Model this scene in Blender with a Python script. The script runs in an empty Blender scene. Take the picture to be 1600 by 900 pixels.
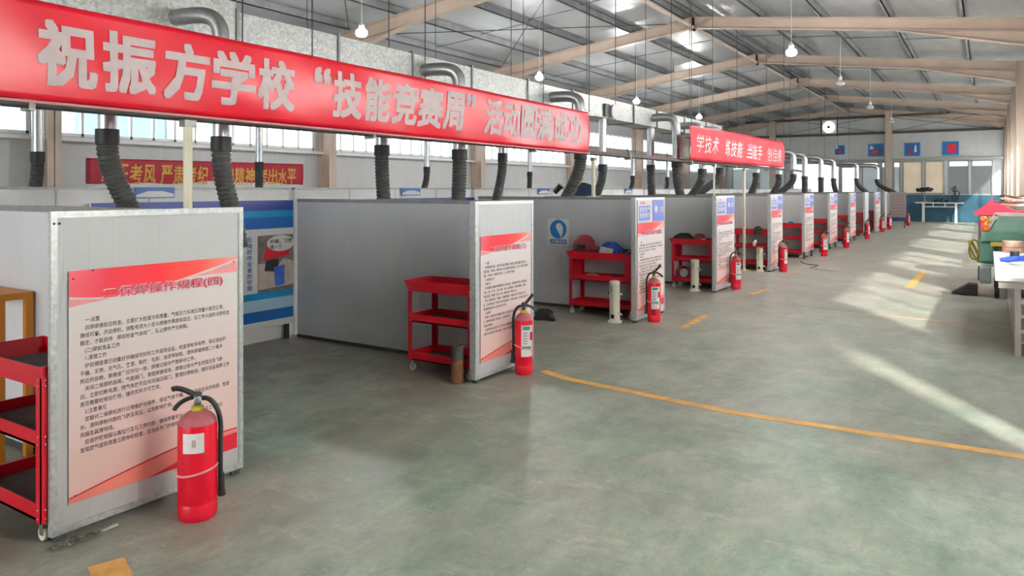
import bpy, math, random
from mathutils import Vector, Matrix
random.seed(7)
SC = bpy.context.scene
COL = SC.collection
PI = math.pi

# ------------------------------------------------------------------ camera, world, sun, big lights, exposure
cam = bpy.data.cameras.new('camera')
cam.sensor_width = 36.0
cam.lens = 36.0 * 1155 / 1600
cam.shift_y = -(450 - 296) / 1600
cam.clip_start, cam.clip_end = 0.05, 300
camo = bpy.data.objects.new('camera', cam)
camo.location = (0, 0, 1.6)
camo.rotation_euler = (PI / 2, 0, math.atan(745 / 1155))
COL.objects.link(camo)
SC.camera = camo
SC.view_settings.view_transform = 'Standard'
SC.view_settings.look = 'None'
SC.view_settings.gamma = 1
SC.view_settings.use_curve_mapping = False
SC.view_settings.exposure = 1.15
SC.cycles.max_bounces = 10
SC.cycles.diffuse_bounces = 5
SC.cycles.caustics_reflective = False
SC.cycles.caustics_refractive = False
SC.cycles.sample_clamp_indirect = 6

world = bpy.data.worlds.new('daylight')
SC.world = world
world.use_nodes = True
wn = world.node_tree
bg = wn.nodes['Background']
bg.inputs[0].default_value = (0.86, 0.93, 1.0, 1)
bg.inputs[1].default_value = 2.0

def light(name, kind, loc, rot, energy, color=(1, 1, 1), **kw):
    l = bpy.data.lights.new(name, kind)
    l.energy = energy
    l.color = color
    for k, v in kw.items():
        setattr(l, k, v)
    o = bpy.data.objects.new(name, l)
    o.location = loc
    o.rotation_euler = rot
    COL.objects.link(o)
    return o

SUN_EL = math.radians(30)
sd = Vector((-0.518 * math.cos(SUN_EL), 0.855 * math.cos(SUN_EL), -math.sin(SUN_EL)))
so = light('sun', 'SUN', (6, -6, 8), (0, 0, 0), 4.6, (1.0, 0.95, 0.86), angle=math.radians(3))
so.rotation_euler = sd.to_track_quat('-Z', 'Y').to_euler()
# daylight standing in the window openings of the aisle wall; fill lamp added at an unseen gate behind the camera
WIN_BAYS = [(2.3, 3.7), (6.6, 11.4), (12.6, 17.4), (18.6, 23.4), (24.6, 29.4), (30.6, 35.4), (36.6, 41.4)]  # first bay is added, its stronger lamp brightens the nearest booth panel
for a, b in WIN_BAYS:
    light('window_daylight', 'AREA', (1.0, (a + b) / 2, 2.52), (0, -PI / 2, 0), (150 if a > 5 else 320) * (b - a), (1.0, 0.98, 0.95),
          shape='RECTANGLE', size=1.6, size_y=b - a)
light('gate_fill', 'AREA', (-5.0, -5.9, 2.1), (-PI / 2, 0, PI), 85, (1.0, 0.99, 0.97), shape='RECTANGLE', size=7.0, size_y=3.6)

# ------------------------------------------------------------------ materials
def lin(h):
    c = [int(h[i:i + 2], 16) / 255 for i in (1, 3, 5)]
    return tuple(x / 12.92 if x <= 0.04045 else ((x + 0.055) / 1.055) ** 2.4 for x in c) + (1,)

class NT:
    def __init__(s, name):
        s.m = bpy.data.materials.new(name)
        s.m.use_nodes = True
        s.t = s.m.node_tree
        s.p = s.t.nodes['Principled BSDF']
    def n(s, typ, **kw):
        nd = s.t.nodes.new('ShaderNode' + typ)
        for k, v in kw.items():
            if k.startswith('i_'):
                nd.inputs[k[2:].replace('_', ' ')].default_value = v
            else:
                setattr(nd, k, v)
        return nd
    def l(s, a, b):
        s.t.links.new(a, b)
    def coords(s, kind='Object'):
        if kind == 'World':
            return s.n('NewGeometry').outputs['Position']
        return s.n('TexCoord').outputs[kind]
    def noise(s, vec, scale, detail=4, rough=0.55, vscale=None):
        nd = s.n('TexNoise')
        nd.inputs['Scale'].default_value = scale
        nd.inputs['Detail'].default_value = detail
        nd.inputs['Roughness'].default_value = rough
        if vscale:
            mp = s.n('Mapping')
            mp.inputs['Scale'].default_value = vscale
            s.l(vec, mp.inputs['Vector'])
            vec = mp.outputs['Vector']
        s.l(vec, nd.inputs['Vector'])
        return nd.outputs['Fac']
    def ramp(s, fac, stops):
        r = s.n('ValToRGB')
        e = r.color_ramp.elements
        while len(e) < len(stops):
            e.new(0.5)
        for k, (p, c) in enumerate(stops):
            e[k].position = p
            e[k].color = c if len(c) == 4 else (*c, 1)
        s.l(fac, r.inputs['Fac'])
        return r.outputs['Color']
    def mix(s, fac, a, b, mode='MIX'):
        m = s.n('MixRGB', blend_type=mode)
        for inp, v in ((m.inputs[0], fac), (m.inputs[1], a), (m.inputs[2], b)):
            if isinstance(v, (float, int)):
                inp.default_value = v
            elif isinstance(v, tuple):
                inp.default_value = v
            else:
                s.l(v, inp)
        return m.outputs[0]
    def math(s, op, a, b=None):
        m = s.n('Math', operation=op)
        for inp, v in zip(m.inputs, (a, b)):
            if v is None:
                continue
            if isinstance(v, (float, int)):
                inp.default_value = v
            else:
                s.l(v, inp)
        return m.outputs[0]
    def bump(s, height, strength=0.2, dist=0.02):
        b = s.n('Bump')
        b.inputs['Strength'].default_value = strength
        b.inputs['Distance'].default_value = dist
        s.l(height, b.inputs['Height'])
        s.l(b.outputs['Normal'], s.p.inputs['Normal'])

def proc(name, hexc, rough=0.5, metal=0.0, amt=0.12, scale=6.0, bump=0.0, emit=0.0, kind='World', spec=None):
    t = NT(name)
    c = lin(hexc)
    f = t.noise(t.coords(kind), scale)
    dk = tuple(x * (1 - amt) for x in c[:3]) + (1,)
    lt = tuple(min(1, x * (1 + amt * 0.6)) for x in c[:3]) + (1,)
    col = t.ramp(f, [(0.3, dk), (0.7, lt)])
    t.l(col, t.p.inputs['Base Color'])
    t.p.inputs['Roughness'].default_value = rough
    t.p.inputs['Metallic'].default_value = metal
    if spec is not None:
        t.p.inputs['Specular IOR Level'].default_value = spec
    if bump:
        t.bump(f, bump)
    if emit:
        t.l(col, t.p.inputs['Emission Color'])
        t.p.inputs['Emission Strength'].default_value = emit
    return t.m

M = {}
def panel_mat(name, hexc, pitch, rough=0.4, dirt=True):
    t = NT(name)
    pos = t.coords('World')
    sp = t.n('SeparateXYZ')
    t.l(pos, sp.inputs[0])
    u = t.math('MULTIPLY', t.math('ADD', sp.outputs[0], sp.outputs[1]), 1.0 / pitch)
    fr = t.math('FRACT', u)
    g = t.math('MULTIPLY', t.math('ABSOLUTE', t.math('SUBTRACT', fr, 0.5)), 2.0)
    rib = t.ramp(g, [(0.0, (0, 0, 0, 1)), (0.07, (1, 1, 1, 1))])
    c = lin(hexc)
    n1 = t.noise(pos, 1.6, 5, 0.6, (1, 1, 0.35))
    base = t.ramp(n1, [(0.25, tuple(x * 0.84 for x in c[:3])), (0.7, c)])
    base = t.mix(t.math('MULTIPLY', t.math('SUBTRACT', 1.0, rib), 0.22), base, tuple(min(1, x * 1.25) for x in c[:3]) + (1,))
    if dirt:
        lo = t.ramp(t.math('ADD', sp.outputs[2], t.math('MULTIPLY', t.noise(pos, 4.0), 0.25)), [(0.10, (1, 1, 1, 1)), (0.34, (0, 0, 0, 1))])
        base = t.mix(t.math('MULTIPLY', lo, 0.25), base, lin('#7c756c'))
    t.l(base, t.p.inputs['Base Color'])
    t.p.inputs['Roughness'].default_value = rough
    t.bump(rib, 0.35, 0.004)
    return t.m

M['panel'] = panel_mat('sandwich_panel', '#cfcfd0', 0.118)
M['wallpanel'] = panel_mat('wall_panel', '#c4c5c6', 0.9, 0.5, False)
M['ribwall'] = panel_mat('ribbed_steel_wall', '#a9abae', 0.19, 0.5, False)
M['trim'] = proc('galvanised_trim', '#c3c6c4', 0.38, 0.55, 0.25, 45, 0.05)
M['trimdark'] = proc('grey_trim', '#8d8d89', 0.45, 0.4, 0.2, 20)
M['red'] = proc('red_paint', '#c80a22', 0.36, 0, 0.12, 5)
M['extred'] = proc('extinguisher_red', '#d90a28', 0.25, 0, 0.06, 8)
M['dustred'] = proc('dusty_red', '#a5565a', 0.7, 0, 0.2, 25)
M['mat'] = proc('tray_liner', '#57524c', 0.75, 0, 0.25, 14)
M['rivet'] = proc('rivet', '#d9cfcb', 0.35, 0.7)
M['castor'] = proc('cream_castor', '#d9d3b2', 0.5, 0, 0.15, 30)
M['steel'] = proc('bright_steel', '#b9bbbc', 0.3, 0.85, 0.15, 20)
M['black'] = proc('black_rubber', '#1b1b1c', 0.55, 0, 0.2, 20)
M['hose'] = proc('corrugated_hose', '#3c3c3b', 0.6, 0, 0.3, 25, 0.1)
M['brass'] = proc('yellow_brass', '#c7b23a', 0.4, 0.3)
M['white'] = proc('white_paint', '#e9e8e6', 0.45, 0, 0.05, 8)
M['paper'] = proc('white_label', '#e8dedd', 0.6, 0, 0.08, 30)
M['green'] = proc('label_green', '#2f8d72', 0.6)
M['strap'] = proc('pink_strap', '#e6a3a3', 0.6)
M['cream'] = proc('cream_enamel', '#e3dcc6', 0.4, 0, 0.08, 14)
M['pole'] = proc('pale_yellow_pole', '#e2dac0', 0.45, 0, 0.08, 5)
M['rust'] = proc('rusty_steel', '#70492a', 0.8, 0.1, 0.5, 14, 0.2)
M['darksteel'] = proc('dark_steel', '#4b4a48', 0.55, 0.4, 0.25, 20)
M['orange'] = proc('orange_paint', '#d9861c', 0.45, 0, 0.1, 6)
M['beige'] = proc('beige_beam_paint', '#c2afa0', 0.5, 0, 0.12, 2.5)
M['purlin'] = proc('galvanised_purlin', '#85878a', 0.5, 0.3, 0.2, 3)
M['blueboard'] = proc('board_blue', '#12549c', 0.4, 0, 0.05, 3)
M['blueteal'] = proc('board_cyan_blue', '#0b7fb5', 0.4, 0, 0.05, 3)
M['bluelight'] = proc('board_pale_blue', '#a9cbdf', 0.4, 0, 0.05, 3)
M['navy'] = proc('board_navy', '#20307d', 0.4, 0, 0.05, 3)
M['signblue'] = proc('sign_blue', '#1d7dc4', 0.4, 0, 0.04, 8)
M['tagblue'] = proc('tag_blue', '#5f6cc0', 0.45, 0, 0.08, 12)
M['ink'] = proc('black_ink', '#3a2b2e', 0.7)
M['photo'] = proc('print_grey', '#6c6663', 0.5, 0, 0.4, 9)
M['skinprint'] = proc('print_pale', '#bfb1a4', 0.5, 0, 0.2, 12)
M['crimson'] = proc('title_crimson', '#c4123f', 0.5)
M['titlewhite'] = proc('title_white', '#f6dfe0', 0.5)
M['bannerred'] = proc('banner_red_gloss', '#d3122a', 0.3, 0, 0.1, 1.2)
M['bannermatte'] = proc('banner_red_matte', '#d8182f', 0.6, 0, 0.1, 1.2)
M['bannerdark'] = proc('banner_red_cloth', '#a3122b', 0.6, 0, 0.12, 2)
M['bannertext'] = proc('banner_text_silver', '#e0cdce', 0.7, 0, 0.1, 14)
M['bannerpink'] = proc('banner_text_pink', '#f7dcdc', 0.6, 0, 0.04, 9)
M['gold'] = proc('banner_text_gold', '#c99a3a', 0.5)
M['navycloth'] = proc('navy_cloth', '#1e2c49', 0.85, 0, 0.35, 14, 0.3)
M['yellow'] = proc('yellow_plastic', '#e0c63c', 0.45)
M['maroon'] = proc('mask_maroon', '#8b2f34', 0.5, 0, 0.2, 8)
M['bluecloth'] = proc('blue_cloth', '#3c62c4', 0.85, 0, 0.3, 22, 0.3)
M['tan'] = proc('tan_leather', '#b08d6f', 0.8, 0, 0.3, 12, 0.2)
M['tape'] = proc('brown_tape', '#c69a86', 0.6, 0, 0.15, 40)
M['tableleg'] = proc('grey_table_leg', '#b6ada6', 0.5, 0, 0.1, 8)
M['machgreen'] = proc('machine_green', '#5f8f7c', 0.4, 0, 0.15, 5)
M['machdark'] = proc('machine_dark', '#35493f', 0.5, 0, 0.2, 8)
M['machgrey'] = proc('machine_grey', '#8f9894', 0.5, 0.1, 0.15, 10)
M['machglass'] = proc('green_tinted_panel', '#93b9a7', 0.15, 0, 0.2, 4)
M['machyellow'] = proc('machine_yellow', '#d9bb4e', 0.5)
M['lampor'] = proc('orange_lens', '#e8742c', 0.3)
M['canopy'] = proc('red_canopy', '#d8203a', 0.45, 0, 0.12, 4)
M['cablew'] = proc('pale_cable', '#d8d0bb', 0.6, 0, 0.2, 10)
M['bluewall'] = proc('blue_dado_paint', '#26566a', 0.5, 0, 0.35, 1.8)
M['iron'] = proc('black_iron', '#2e302c', 0.6, 0.4, 0.4, 20)
M['bulb'] = proc('lit_bulb', '#ffffff', 0.4, 0, 0.0, 5, 0, 30.0)
M['dullbulb'] = proc('unlit_bulb', '#cfd0d0', 0.3)
M['fanlit'] = proc('fan_daylight', '#f6f6f4', 0.5, 0, 0.0, 5, 0, 0.8)  # disc glows in place of daylight coming through the fan opening
M['linepaint'] = proc('orange_line_paint', '#e0aa5c', 0.55, 0, 0.28, 7)
M['linepale'] = proc('worn_line_paint', '#cfae86', 0.6, 0, 0.3, 9)
M['shedblue'] = proc('shed_blue', '#8db6ea', 0.6)
M['shedbeige'] = proc('shed_beige', '#e6d8c4', 0.7)
M['yard'] = proc('yard_concrete', '#b9b5ac', 0.9)
M['rod'] = proc('dark_rod', '#3f3f40', 0.5, 0.4)
M['chain'] = proc('dirty_steel', '#6c6259', 0.7, 0.4, 0.5, 40)

def m_foil():
    t = NT('roof_foil')
    pos = t.coords('World')
    n1 = t.noise(pos, 0.9, 4, 0.6, (1, 0.4, 1))
    n2 = t.noise(pos, 5.0, 5, 0.6, (1, 0.3, 1))
    t.l(t.ramp(n1, [(0.3, lin('#a2a5a8')), (0.7, lin('#bcbfc2'))]), t.p.inputs['Base Color'])
    t.p.inputs['Metallic'].default_value = 0.2
    t.l(t.ramp(n2, [(0.3, (0.28,) * 3), (0.7, (0.48,) * 3)]), t.p.inputs['Roughness'])
    t.bump(n2, 0.3, 0.03)
    return t.m
M['foil'] = m_foil()

def m_duct():
    t = NT('spangled_duct')
    v = t.n('TexVoronoi')
    v.inputs['Scale'].default_value = 45
    t.l(t.coords('World'), v.inputs['Vector'])
    t.l(t.ramp(v.outputs['Color'], [(0.1, lin('#9a9c9a')), (0.9, lin('#c9cbc8'))]), t.p.inputs['Base Color'])
    t.p.inputs['Metallic'].default_value = 0.5
    t.p.inputs['Roughness'].default_value = 0.42
    return t.m
M['duct'] = m_duct()

def m_floor():
    t = NT('worn_green_floor')
    pos = t.coords('World')
    sp = t.n('SeparateXYZ')
    t.l(pos, sp.inputs[0])
    n1 = t.noise(pos, 0.7, 8, 0.68)
    n2 = t.noise(pos, 2.6, 9, 0.72, (1, 0.6, 1))
    n3 = t.noise(pos, 13, 8, 0.7, (0.5, 1.4, 1))
    g = t.ramp(n2, [(0.3, lin('#55695e')), (0.46, lin('#7a8b7a')), (0.56, lin('#8f9a8a')), (0.7, lin('#aab1a1'))])
    w = t.ramp(n2, [(0.3, lin('#857f74')), (0.7, lin('#a8a296'))])
    f = t.ramp(n1, [(0.42, (0, 0, 0, 1)), (0.66, (0.8, 0.8, 0.8, 1))])
    c = t.mix(f, g, w)
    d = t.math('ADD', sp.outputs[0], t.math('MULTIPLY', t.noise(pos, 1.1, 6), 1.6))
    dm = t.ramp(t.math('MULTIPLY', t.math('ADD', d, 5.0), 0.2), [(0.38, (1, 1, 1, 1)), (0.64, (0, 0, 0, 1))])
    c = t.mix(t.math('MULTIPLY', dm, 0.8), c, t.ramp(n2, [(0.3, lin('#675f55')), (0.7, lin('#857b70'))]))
    far = t.ramp(t.math('MULTIPLY', t.math('ADD', sp.outputs[1], t.math('MULTIPLY', n1, 4.0)), 1 / 20.0), [(0.3, (0, 0, 0, 1)), (0.75, (1, 1, 1, 1))])  # beige lightens down the hall, distant sheen and sunlight put into the colour
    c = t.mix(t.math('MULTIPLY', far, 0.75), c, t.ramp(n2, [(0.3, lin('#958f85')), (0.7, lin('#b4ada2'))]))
    gp = t.ramp(t.noise(pos, 0.55, 9, 0.7), [(0.50, (0, 0, 0, 1)), (0.60, (1, 1, 1, 1))])
    near = t.ramp(t.math('MULTIPLY', sp.outputs[1], 0.1), [(0.35, (1, 1, 1, 1)), (0.85, (0, 0, 0, 1))])
    c = t.mix(t.math('MULTIPLY', t.math('MULTIPLY', gp, near), 0.6), c, t.ramp(n2, [(0.35, lin('#4f6e5e')), (0.65, lin('#86a08b'))]))
    lt = t.ramp(t.noise(pos, 0.42, 10, 0.72, (1.2, 1, 1)), [(0.52, (0, 0, 0, 1)), (0.60, (1, 1, 1, 1))])
    c = t.mix(t.math('MULTIPLY', lt, 0.5), c, t.ramp(n2, [(0.35, lin('#8f9a8c')), (0.65, lin('#bcc2b1'))]))
    pk = t.ramp(t.noise(pos, 0.8, 8, 0.7, (1, 1.3, 3)), [(0.60, (0, 0, 0, 1)), (0.68, (1, 1, 1, 1))])
    c = t.mix(t.math('MULTIPLY', pk, 0.3), c, lin('#a08a86'))
    sc = t.ramp(n3, [(0.60, (0, 0, 0, 1)), (0.72, (1, 1, 1, 1))])
    c = t.mix(t.math('MULTIPLY', sc, 0.45), c, lin('#c9c9bd'))
    sk = t.ramp(n3, [(0.27, (1, 1, 1, 1)), (0.36, (0, 0, 0, 1))])
    c = t.mix(t.math('MULTIPLY', sk, 0.45), c, lin('#4d5a53'))
    n4 = t.noise(pos, 3.2, 12, 0.75, (1.3, 0.5, 1))
    vein = t.ramp(t.math('ABSOLUTE', t.math('SUBTRACT', n4, 0.5)), [(0.0, (1, 1, 1, 1)), (0.012, (0, 0, 0, 1))])
    c = t.mix(t.math('MULTIPLY', vein, 0.38), c, lin('#5a665d'))
    n5 = t.noise(pos, 1.7, 12, 0.78, (0.6, 1.6, 1))
    pale = t.ramp(n5, [(0.55, (0, 0, 0, 1)), (0.66, (1, 1, 1, 1))])
    c = t.mix(t.math('MULTIPLY', pale, 0.42), c, lin('#b9bbab'))
    n6 = t.noise(pos, 60, 3, 0.6)
    c = t.mix(t.math('MULTIPLY', t.ramp(n6, [(0.68, (0, 0, 0, 1)), (0.74, (1, 1, 1, 1))]), 0.5), c, lin('#d5d4c8'))
    t.l(c, t.p.inputs['Base Color'])
    t.l(t.ramp(n2, [(0.3, (0.36,) * 3), (0.7, (0.52,) * 3)]), t.p.inputs['Roughness'])
    t.p.inputs['Specular IOR Level'].default_value = 0.4
    t.bump(n3, 0.12, 0.004)
    return t.m
M['floor'] = m_floor()

def m_glass():
    t = NT('window_glass')
    tr = t.n('BsdfTransparent')
    tr.inputs[0].default_value = (0.92, 0.95, 0.95, 1)
    gl = t.n('BsdfGlossy')
    gl.inputs['Roughness'].default_value = 0.05
    mx = t.n('MixShader')
    mx.inputs[0].default_value = 0.08
    t.l(tr.outputs[0], mx.inputs[1])
    t.l(gl.outputs[0], mx.inputs[2])
    t.l(mx.outputs[0], t.t.nodes['Material Output'].inputs['Surface'])
    return t.m
M['glass'] = m_glass()

def m_frost(name, hexc, wt=0.7):
    t = NT(name)
    a = t.n('BsdfTranslucent')
    b = t.n('BsdfDiffuse')
    col = t.ramp(t.noise(t.coords('World'), 1.2), [(0.3, tuple(x * 0.85 for x in lin(hexc)[:3])), (0.7, lin(hexc))])
    t.l(col, a.inputs[0])
    t.l(col, b.inputs[0])
    mx = t.n('MixShader')
    mx.inputs[0].default_value = 1 - wt
    t.l(a.outputs[0], mx.inputs[1])
    t.l(b.outputs[0], mx.inputs[2])
    t.l(mx.outputs[0], t.t.nodes['Material Output'].inputs['Surface'])
    return t.m
M['frostcream'] = m_frost('cream_blind_pane', '#d8cdbc', 0.55)
M['frostgrey'] = m_frost('grey_frosted_pane', '#9a9c9d', 0.5)
M['frostpale'] = m_frost('pale_frosted_pane', '#c3c8c8', 0.5)
M['frostwhite'] = m_frost('white_frosted_pane', '#f4f4ee', 0.9)

def m_poster(name, top, bot, h):
    t = NT(name)
    sp = t.n('SeparateXYZ')
    t.l(t.coords('Object'), sp.inputs[0])
    t.l(t.ramp(t.math('MULTIPLY', sp.outputs[2], 1 / h), [(0.05, lin(bot)), (0.95, lin(top))]), t.p.inputs['Base Color'])
    t.p.inputs['Roughness'].default_value = 0.4
    return t.m
M['poster'] = m_poster('poster_print', '#efe9e9', '#f7cdc2', 1.07)
def m_posterred():
    t = NT('poster_red_print')
    sp = t.n('SeparateXYZ')
    t.l(t.coords('Object'), sp.inputs[0])
    u = t.math('ADD', t.math('MULTIPLY', sp.outputs[1], 1 / 0.9), t.math('MULTIPLY', t.math('SUBTRACT', t.noise(t.coords('Object'), 3.5), 0.5), 0.25))
    t.l(t.ramp(u, [(0.0, lin('#ec5a6c')), (0.22, lin('#e01533')), (0.5, lin('#ee1126')), (0.72, lin('#ef5040')), (0.98, lin('#f09a90'))]), t.p.inputs['Base Color'])
    t.p.inputs['Roughness'].default_value = 0.4
    return t.m
M['posterred'] = m_posterred()
M['posterpink'] = proc('poster_pink_band', '#f39c9c', 0.4)
M['postersalmon'] = proc('poster_salmon', '#f28d7d', 0.4, 0, 0.15, 3)
M['posterdeep'] = proc('poster_deep_red', '#d41a30', 0.4)

# ------------------------------------------------------------------ mesh helpers
class MB:
    def __init__(s):
        s.v, s.f, s.mi = [], [], []
    def add(s, vs, fs, mi=0, X=None):
        b = len(s.v)
        s.v += [tuple(X @ Vector(p)) if X else tuple(p) for p in vs]
        s.f += [tuple(b + i for i in f) for f in fs]
        s.mi += [mi] * len(fs)
        return s
    def box(s, x0, x1, y0, y1, z0, z1, mi=0, X=None):
        vs = [(x, y, z) for x in (x0, x1) for y in (y0, y1) for z in (z0, z1)]
        return s.add(vs, [(0, 1, 3, 2), (4, 6, 7, 5), (0, 4, 5, 1), (2, 3, 7, 6), (0, 2, 6, 4), (1, 5, 7, 3)], mi, X)
    def tube(s, pts, r, n=10, mi=0, caps=True, X=None):
        pts = [Vector(p) for p in pts]
        rs = r if isinstance(r, (list, tuple)) else [r] * len(pts)
        t0 = (pts[1] - pts[0]).normalized()
        up = Vector((0, 0, 1)) if abs(t0.z) < 0.9 else Vector((1, 0, 0))
        a = t0.cross(up).normalized()
        vs, fs = [], []
        for i, p in enumerate(pts):
            t = (pts[min(i + 1, len(pts) - 1)] - pts[max(i - 1, 0)])
            if t.length < 1e-9:
                t = t0
            t.normalize()
            a = (a - t * a.dot(t))
            a = a.normalized() if a.length > 1e-6 else t.orthogonal().normalized()
            b = t.cross(a)
            for k in range(n):
                an = 2 * PI * k / n
                vs.append(p + (a * math.cos(an) + b * math.sin(an)) * rs[i])
        for i in range(len(pts) - 1):
            for k in range(n):
                k2 = (k + 1) % n
                fs.append((i * n + k, i * n + k2, (i + 1) * n + k2, (i + 1) * n + k))
        if caps:
            fs.append(tuple(range(n - 1, -1, -1)))
            fs.append(tuple((len(pts) - 1) * n + k for k in range(n)))
        return s.add(vs, fs, mi, X)
    def bar(s, p0, p1, w, h, mi=0, up=(0, 0, 1)):
        p0, p1 = Vector(p0), Vector(p1)
        t = (p1 - p0).normalized()
        a = t.cross(Vector(up)).normalized()
        b = a.cross(t)
        vs = [p + a * sa * w / 2 + b * sb * h / 2 for p in (p0, p1) for sa, sb in ((-1, -1), (1, -1), (1, 1), (-1, 1))]
        return s.add(vs, [(3, 2, 1, 0), (4, 5, 6, 7), (0, 1, 5, 4), (1, 2, 6, 5), (2, 3, 7, 6), (3, 0, 4, 7)], mi)
    def lathe(s, prof, c=(0, 0, 0), n=24, mi=0, X=None):
        vs, fs = [], []
        for r, z in prof:
            for k in range(n):
                a = 2 * PI * k / n
                vs.append((c[0] + r * math.cos(a), c[1] + r * math.sin(a), c[2] + z))
        for i in range(len(prof) - 1):
            for k in range(n):
                k2 = (k + 1) % n
                fs.append((i * n + k, i * n + k2, (i + 1) * n + k2, (i + 1) * n + k))
        fs.append(tuple(range(n - 1, -1, -1)))
        fs.append(tuple((len(prof) - 1) * n + k for k in range(n)))
        return s.add(vs, fs, mi, X)
    def prism(s, poly, d, mi=0, X=None):
        """poly in local xy (counter-clockwise), extruded from z=0 to z=d"""
        n = len(poly)
        vs = [(x, y, 0) for x, y in poly] + [(x, y, d) for x, y in poly]
        fs = [tuple(range(n - 1, -1, -1)), tuple(range(n, 2 * n))]
        fs += [(i, (i + 1) % n, n + (i + 1) % n, n + i) for i in range(n)]
        return s.add(vs, fs, mi, X)
    def ball(s, c, r, n=12, m=8, mi=0, sc=(1, 1, 1), X=None):
        prof = [(max(1e-4, math.sin(PI * i / m)) * r, -math.cos(PI * i / m) * r) for i in range(m + 1)]
        T = Matrix.Translation(c) @ Matrix.Diagonal((*sc, 1))
        return s.lathe(prof, (0, 0, 0), n, mi, (X @ T) if X else T)
    def build(s, name, mats, parent=None, smooth=None, bevel=0, loc=None):
        me = bpy.data.meshes.new(name)
        me.from_pydata(s.v, [], s.f)
        for m in (mats if isinstance(mats, (list, tuple)) else [mats]):
            me.materials.append(M[m] if isinstance(m, str) else m)
        if any(s.mi):
            me.polygons.foreach_set('material_index', s.mi)
        me.update()
        if smooth:
            me.polygons.foreach_set('use_smooth', [True] * len(me.polygons))
            me.set_sharp_from_angle(angle=math.radians(smooth))
        o = bpy.data.objects.new(name, me)
        COL.objects.link(o)
        if parent:
            o.parent = parent
        if loc:
            o.location = loc
        if bevel:
            md = o.modifiers.new('bevel', 'BEVEL')
            md.width = bevel
            md.segments = 2
            md.limit_method = 'ANGLE'
        return o

def tag(o, label, cat, group=None):
    o['label'] = label
    o['category'] = cat
    if group:
        o['group'] = group
    return o

def thing(name, label, cat, loc=(0, 0, 0), rotz=0, group=None):
    o = bpy.data.objects.new(name, None)
    o.empty_display_size = 0.1
    COL.objects.link(o)
    o.location = loc
    o.rotation_euler = (0, 0, rotz)
    return tag(o, label, cat, group)

def struct(o):
    o['kind'] = 'structure'
    return o

def copy_tree(root, label=None):
    def cp(o, par):
        c = o.copy()
        COL.objects.link(c)
        if par:
            c.parent = par
        for ch in [k for k in bpy.data.objects if k.parent == o]:
            cp(ch, c)
        return c
    r = cp(root, None)
    if label:
        r['label'] = label
    return r

def bez(p0, p1, p2, p3, n=24):
    p0, p1, p2, p3 = map(Vector, (p0, p1, p2, p3))
    return [p0 * (1 - t) ** 3 + p1 * 3 * t * (1 - t) ** 2 + p2 * 3 * t * t * (1 - t) + p3 * t ** 3 for t in [i / n for i in range(n + 1)]]

_tc = {}
def glyphs(body, size=1.0, offset=0.0, line=1.0, space=1.0):
    """flat lettering as (verts2d, faces)"""
    key = (body, size, offset, line, space)
    if key in _tc:
        return _tc[key]
    c = bpy.data.curves.new('lettering', 'FONT')
    c.body = body
    c.size = size
    c.offset = offset
    c.space_line = line
    c.space_character = space
    c.resolution_u = 2
    o = bpy.data.objects.new('lettering', c)
    COL.objects.link(o)
    dg = bpy.context.evaluated_depsgraph_get()
    me = bpy.data.meshes.new_from_object(o.evaluated_get(dg))
    r = ([(v.co.x, v.co.y) for v in me.vertices], [tuple(p.vertices) for p in me.polygons])
    bpy.data.objects.remove(o)
    bpy.data.meshes.remove(me)
    bpy.data.curves.remove(c)
    _tc[key] = r
    return r

def put_text(mb, body, X, box=None, size=1.0, offset=0.0, line=1.0, mi=0, space=1.0):
    """lettering in the xy plane of X; box=(x0,x1,y0,y1) stretches it to fit"""
    bold, offset = (offset, 0.0) if offset > .014 else (0, offset)
    vs, fs = glyphs(body, size, offset, line, space)
    if not vs:
        return mb
    if box:
        ax, bx = min(v[0] for v in vs), max(v[0] for v in vs)
        ay, by = min(v[1] for v in vs), max(v[1] for v in vs)
        sx = (box[1] - box[0]) / max(1e-6, bx - ax)
        sy = (box[3] - box[2]) / max(1e-6, by - ay)
        vs = [(box[0] + (x - ax) * sx, box[2] + (y - ay) * sy) for x, y in vs]
        if bold:
            # heavier strokes: the same outline laid eight times round its place
            e = bold * (box[3] - box[2]) / max(.2, by - ay)
            e *= .72
            for q, (dx, dy) in enumerate(((-1, -1), (1, -1), (1, 1), (-1, 1), (0, -1), (1, 0), (0, 1), (-1, 0))):
                mb.add([(x + e * dx, y + e * dy, .00016 * q) for x, y in vs], fs, mi, X)
            return mb
    return mb.add([(x, y, 0) for x, y in vs], fs, mi, X)

# plane facing +X: local x -> world +Y, local y -> world +Z, local z -> world +X
def PX(x, y=0, z=0):
    return Matrix(((0, 0, 1, x), (1, 0, 0, y), (0, 1, 0, z), (0, 0, 0, 1)))
# plane facing -Y: local x -> +X, local y -> +Z, local z -> -Y
def PY(x, y=0, z=0):
    return Matrix(((1, 0, 0, x), (0, 0, -1, y), (0, 1, 0, z), (0, 0, 0, 1)))

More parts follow.
